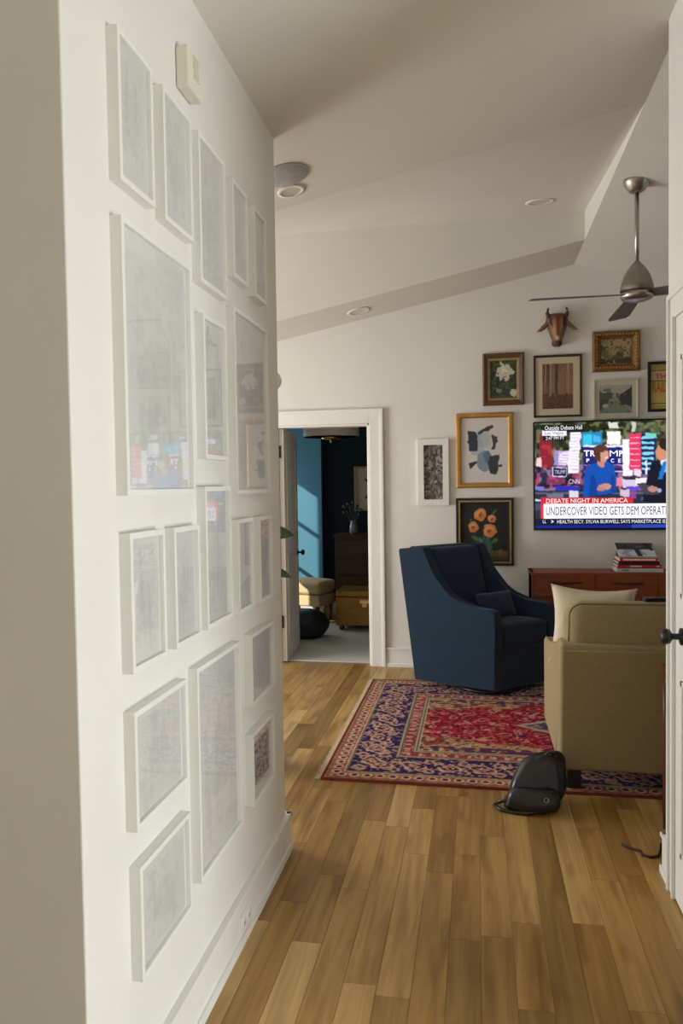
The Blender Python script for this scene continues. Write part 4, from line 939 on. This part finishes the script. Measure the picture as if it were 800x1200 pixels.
boxes('buckle', [(.045, .049, -.166, -.158, .075, .10), (.063, .067, -.166, -.158, .075, .10), (.045, .067, -.166, -.158, .075, .079), (.045, .067, -.166, -.158, .096, .1)], mat('chrome', L(220, 220, 220), .12, metal=1.0), bag)

# cord on the floor by the door
tag(tube('power_cord', [(.605, 3.335, .006), (.64, 3.30, .006), (.67, 3.285, .006), (.672, 3.25, .006), (.70, 3.235, .006), (.735, 3.25, .006), (.755, 3.30, .006), (.77, 3.36, .006), (.80, 3.345, .006), (.86, 3.38, .006), (.95, 3.4, .006)], .0055, mat('brown_cord', L(48, 32, 22), .6), None, 8), 'dark brown cord lying on the floor by the door wall', 'cord')
# mahogany side table tucked behind the short wall
MAH = mat('mahogany', L(92, 36, 22), .35, var=.25, scale=8, stretch=(1, 1, .3))
st = thing('side_table', (.828, 3.27, 0), 0, 'slim mahogany side table tucked behind the short wall', 'table')
for lx in (0, .44):
    for ly in (0, .26): lathe('leg', [(.010, 0), (.013, .12), (.011, .2), (.014, .34), (.012, .5), (.014, .7)], MAH, st, 12, (lx, ly, 0))
boxes('apron', [(0, .44, -.008, .008, .67, .735), (0, .44, .252, .268, .67, .735), (-.008, .008, 0, .26, .67, .735), (.432, .448, 0, .26, .67, .735)], MAH, st)
box('top', -.012, .46, -.02, .28, .735, .753, MAH, st, bev=.004)

# ------------------------------------------------------------------ potted plant behind the gallery wall end
LEAF = mat('rubber_leaf', L(52, 84, 44), .35, var=.25, scale=10, coat=.15)
pl = thing('potted_plant', (-1.25, 3.98, 0), 0, 'leafy green rubber plant in a white pot behind the gallery wall', 'plant')
lathe('pot', [(.12, 0), (.15, .26), (.16, .28), (.145, .28), (.135, .24), (.01, .24)], mat('white_pot', L(220, 216, 206), .5, var=.03), pl, 28)
stem = [(0, 0, .24), (.01, -.005, .6), (-.005, .005, 1.0), (.01, 0, 1.4), (0, .0, 1.72)]
tube('stem', stem, [.012, .011, .01, .008, .005], mat('plant_stem', L(84, 64, 40), .7, var=.2), pl, 8)
def leaf(base, az, ln, wd, el0, el1, roll=0.0):
    b = Vector(base); n = 8; V, F = [], []; pos = b.copy(); da = Vector((math.cos(az), math.sin(az), 0)); si = Vector((-math.sin(az), math.cos(az), 0))
    for i in range(n+1):
        s = i/n; el = el0+(el1-el0)*s; dirv = da*math.cos(el)+Vector((0, 0, 1))*math.sin(el); upv = Vector((0, 0, 1))*math.cos(el)-da*math.sin(el)
        sv_ = si*math.cos(roll)+upv*math.sin(roll); uv_ = upv*math.cos(roll)-si*math.sin(roll)
        ww = wd*(math.sin(math.pi*min(1, .04+.96*s)**.9)**.8 if 0 < i < n else .04)
        for k in (-1, 0, 1): V.append(pos+sv_*ww*k*.5+uv_*(abs(k)*.012*ww/.1)); 
        for k in (-1, 0, 1): V.append(pos+sv_*ww*k*.5+uv_*(abs(k)*.012*ww/.1-.0016))
        pos = pos+dirv*(ln/n)
    for i in range(n):
        q = i*6; r = q+6
        F += [(q, q+1, r+1, r), (q+1, q+2, r+2, r+1), (q+3, r+3, r+4, q+4), (q+4, r+4, r+5, q+5), (q, r, r+3, q+3), (q+2, q+5, r+5, r+2)]
    return raw('leaf', V, F, LEAF, pl, True)
leaf((0, 0, 1.30), math.radians(5), .25, .11, .25, -.28, .9)
leaf((0, 0, 1.10), math.radians(-3), .24, .10, .1, -.35, .5)
for k in range(15):
    az = math.radians(100+137.5*k); dz = .5+k*.082
    if abs(math.atan2(math.sin(az), math.cos(az))) < math.radians(75): az += math.pi
    leaf((0, 0, dz), az, .22+.05*rnd.random(), .10, .5, -.4, rnd.uniform(-.3, .3))

# ------------------------------------------------------------------ bedroom things
tag(box('bedroom_rug', -2.6, .4, 6.47, 8.32, 0, .012, mat('pale_grey_wool', L(196, 194, 188), .95, var=.06, scale=30, bump=.5, bscale=200), bev=.004), 'pale grey wool rug covering the bedroom floor', 'rug')
# ottoman
ot = thing('ottoman', (-1.99, 8.55, 0), math.radians(-18), 'cream upholstered ottoman on tapered wooden legs in the bedroom', 'ottoman')
OTT = mat('cream_fabric', L(214, 190, 142), .9, var=.04, bump=.2, bscale=300)
soft_box('seat', -.27, .27, -.2, .2, .19, .33, OTT, ot, .02); soft_box('cushion', -.275, .275, -.205, .205, .325, .47, OTT, ot, .04, (0, 0, .025))
tube('piping', [(-.27, -.202, .328), (.27, -.202, .328), (.272, .2, .328)], .005, mat('ottoman_piping', L(150, 118, 76), .8), ot, 6)
for sx in (-1, 1):
    for sy2 in (-1, 1): lathe('leg', [(.013, 0), (.026, .19)], mat('walnut_leg', L(92, 56, 34), .5, var=.1), ot, 12, (sx*.22, sy2*.15, .0 if True else 0))
# brass trunk
tr = thing('storage_trunk', (-1.515, 7.86, .012), 0, 'brass clad storage trunk with a clasp on ball feet', 'trunk')
BRASS = mat('brass_cladding', L(150, 112, 48), .42, metal=.55, var=.2, scale=6, bump=.3, bscale=30)
box('body', 0, .9, 0, .44, .055, .36, BRASS, tr, bev=.006); box('lid', -.005, .905, -.005, .445, .362, .43, BRASS, tr, bev=.015, seg=3)
for fx in (.05, .85):
    for fy in (.05, .39): lathe('foot', [(.012, 0), (.028, .012), (.03, .03), (.02, .058)], BLACK, tr, 14, (fx, fy, 0))
boxes('clasp', [(.26, .36, -.014, 0, .3, .335), (.285, .335, -.02, -.005, .26, .31)], mat('worn_brass', L(206, 180, 120), .3, metal=.9), tr)
# black soft bag
hb = thing('duffel_bag', (-1.81, 7.5, .012), 0, 'black soft duffel bag on the rug beside the open door', 'bag')
NYL = mat('black_nylon', L(22, 27, 30), .55, var=.2, scale=16, bump=.4, bscale=40)
lump('bag_body', (0, 0, .15), .24, .2, .155, NYL, hb, 21, .12, 3.4, .3)
tube('strap', [(-.05, -.17, .2), (.05, -.2, .15), (.13, -.19, .09), (.18, -.16, .04)], .012, NYL, hb, 8); tube('zip', [(-.12, -.1, .262), (0, -.09, .27), (.12, -.08, .245)], .005, BLACK, hb, 6)
# dresser, vase, picture
dz_ = thing('dresser', (-1.65, 8.53, 0), 0, 'dark wooden dresser against the dark teal bedroom wall', 'dresser')
DRW = mat('dark_walnut', L(70, 44, 32), .5, var=.25, scale=4, stretch=(1, 6, 10))
box('carcass', 0, 1.3, 0, .46, .08, .98, DRW, dz_, bev=.004); box('top', -.015, 1.315, -.015, .46, .98, 1.005, DRW, dz_, bev=.004)
for c in range(2):
    for r_ in range(4):
        d = box('drawer', .03+c*.63, .63+c*.63, -.012, .004, .12+r_*.21, .315+r_*.21, DRW, dz_, bev=.003)
        lathe('knob', [(.004, -.032), (.012, -.028), (.012, -.02), (.005, -.012), (.005, 0)], BLACK, d, 10, (.33+c*.63, -.011, .22+r_*.21), axis='y')
for lx in (.04, 1.26):
    for ly in (.04, .42): box('leg', lx-.025, lx+.025, ly-.025, ly+.025, 0, .085, DRW, dz_)
vs = thing('flower_vase', (-1.45, 8.7, 1.005), 0, 'glass vase of dusty stems on the dark dresser', 'vase')
lathe('vessel', [(.045, 0), (.055, .03), (.05, .1), (.035, .14), (.042, .16), (.036, .16), (.03, .14), (.044, .1), (.045, .02), (.002, .012)], mat('smoked_glass', L(120, 128, 122), .15, var=.05, coat=.3), vs, 20)
STEM = mat('dusty_leaf', L(80, 92, 70), .7, var=.2)
for k in range(12):
    a = k*2.4; r_ = .06+.09*rnd.random(); h_ = .22+.16*rnd.random(); e = Vector((math.cos(a)*r_, math.sin(a)*r_*.7, h_))
    sm = tube('stalk', [(0, 0, .03), e*.5+Vector((0, 0, .05)), e], .003, STEM, vs, 5)
    lump('blossom', e, .022, .022, .018, STEM, sm, k, .2, 2, nu=8, nv=6)
p = Pic(60, 70, (196, 184, 150)); n = p.noise(12, 71)
for k in range(7): p.ell(.5+.12*math.sin(k*2.1), .15+.1*k, .16, .035, (48, 50, 42), 1, .6*(-1)**k)
p.put(abs(p.U-.5+.05*np.sin(p.Vv*9)) < .025, (48, 50, 42))
t = thing('framed_botanical', (-1.255, YBED-.001, 1.54), 0, 'gilt framed botanical print on the dark bedroom wall', 'picture')
ring('frame', .46, .54, [(0, 0), (0, .025), (.02, .025), (.02, .01)], LINER, t); pic_mesh('print', p, -.211, .211, -.251, .251, -.01, PRINT, t); pane('glass', -.212, .212, -.252, .252, -.017, glass_mat('matte_picture_glass', .03), t)
# drum ceiling light
dl = thing('drum_ceiling_light', (-1.492, 7.6, 2.025), 0, 'white drum shade ceiling light with brass fitting in the bedroom', 'light')
SH = mat('linen_shade', L(232, 226, 208), .8, var=.03)
sh = lathe('shade', [(.292, .062), (.288, .235), (.284, .235), (.288, .062)], SH, dl, 40)
lathe('diffuser', [(.287, .07), (.05, .068), (.002, .068)], mat('frosted_glass', L(220, 214, 196), .5, var=.02), dl, 40)
AB = mat('polished_brass', L(190, 150, 80), .28, metal=.9, var=.05)
lathe('finial', [(.002, 0), (.01, .008), (.012, .025), (.02, .034), (.1, .04), (.105, .055), (.1, .078), (.02, .08)], AB, dl, 24)
lathe('stem', [(.012, .08), (.012, .42), (.06, .43), (.06, .46)], AB, dl, 16)
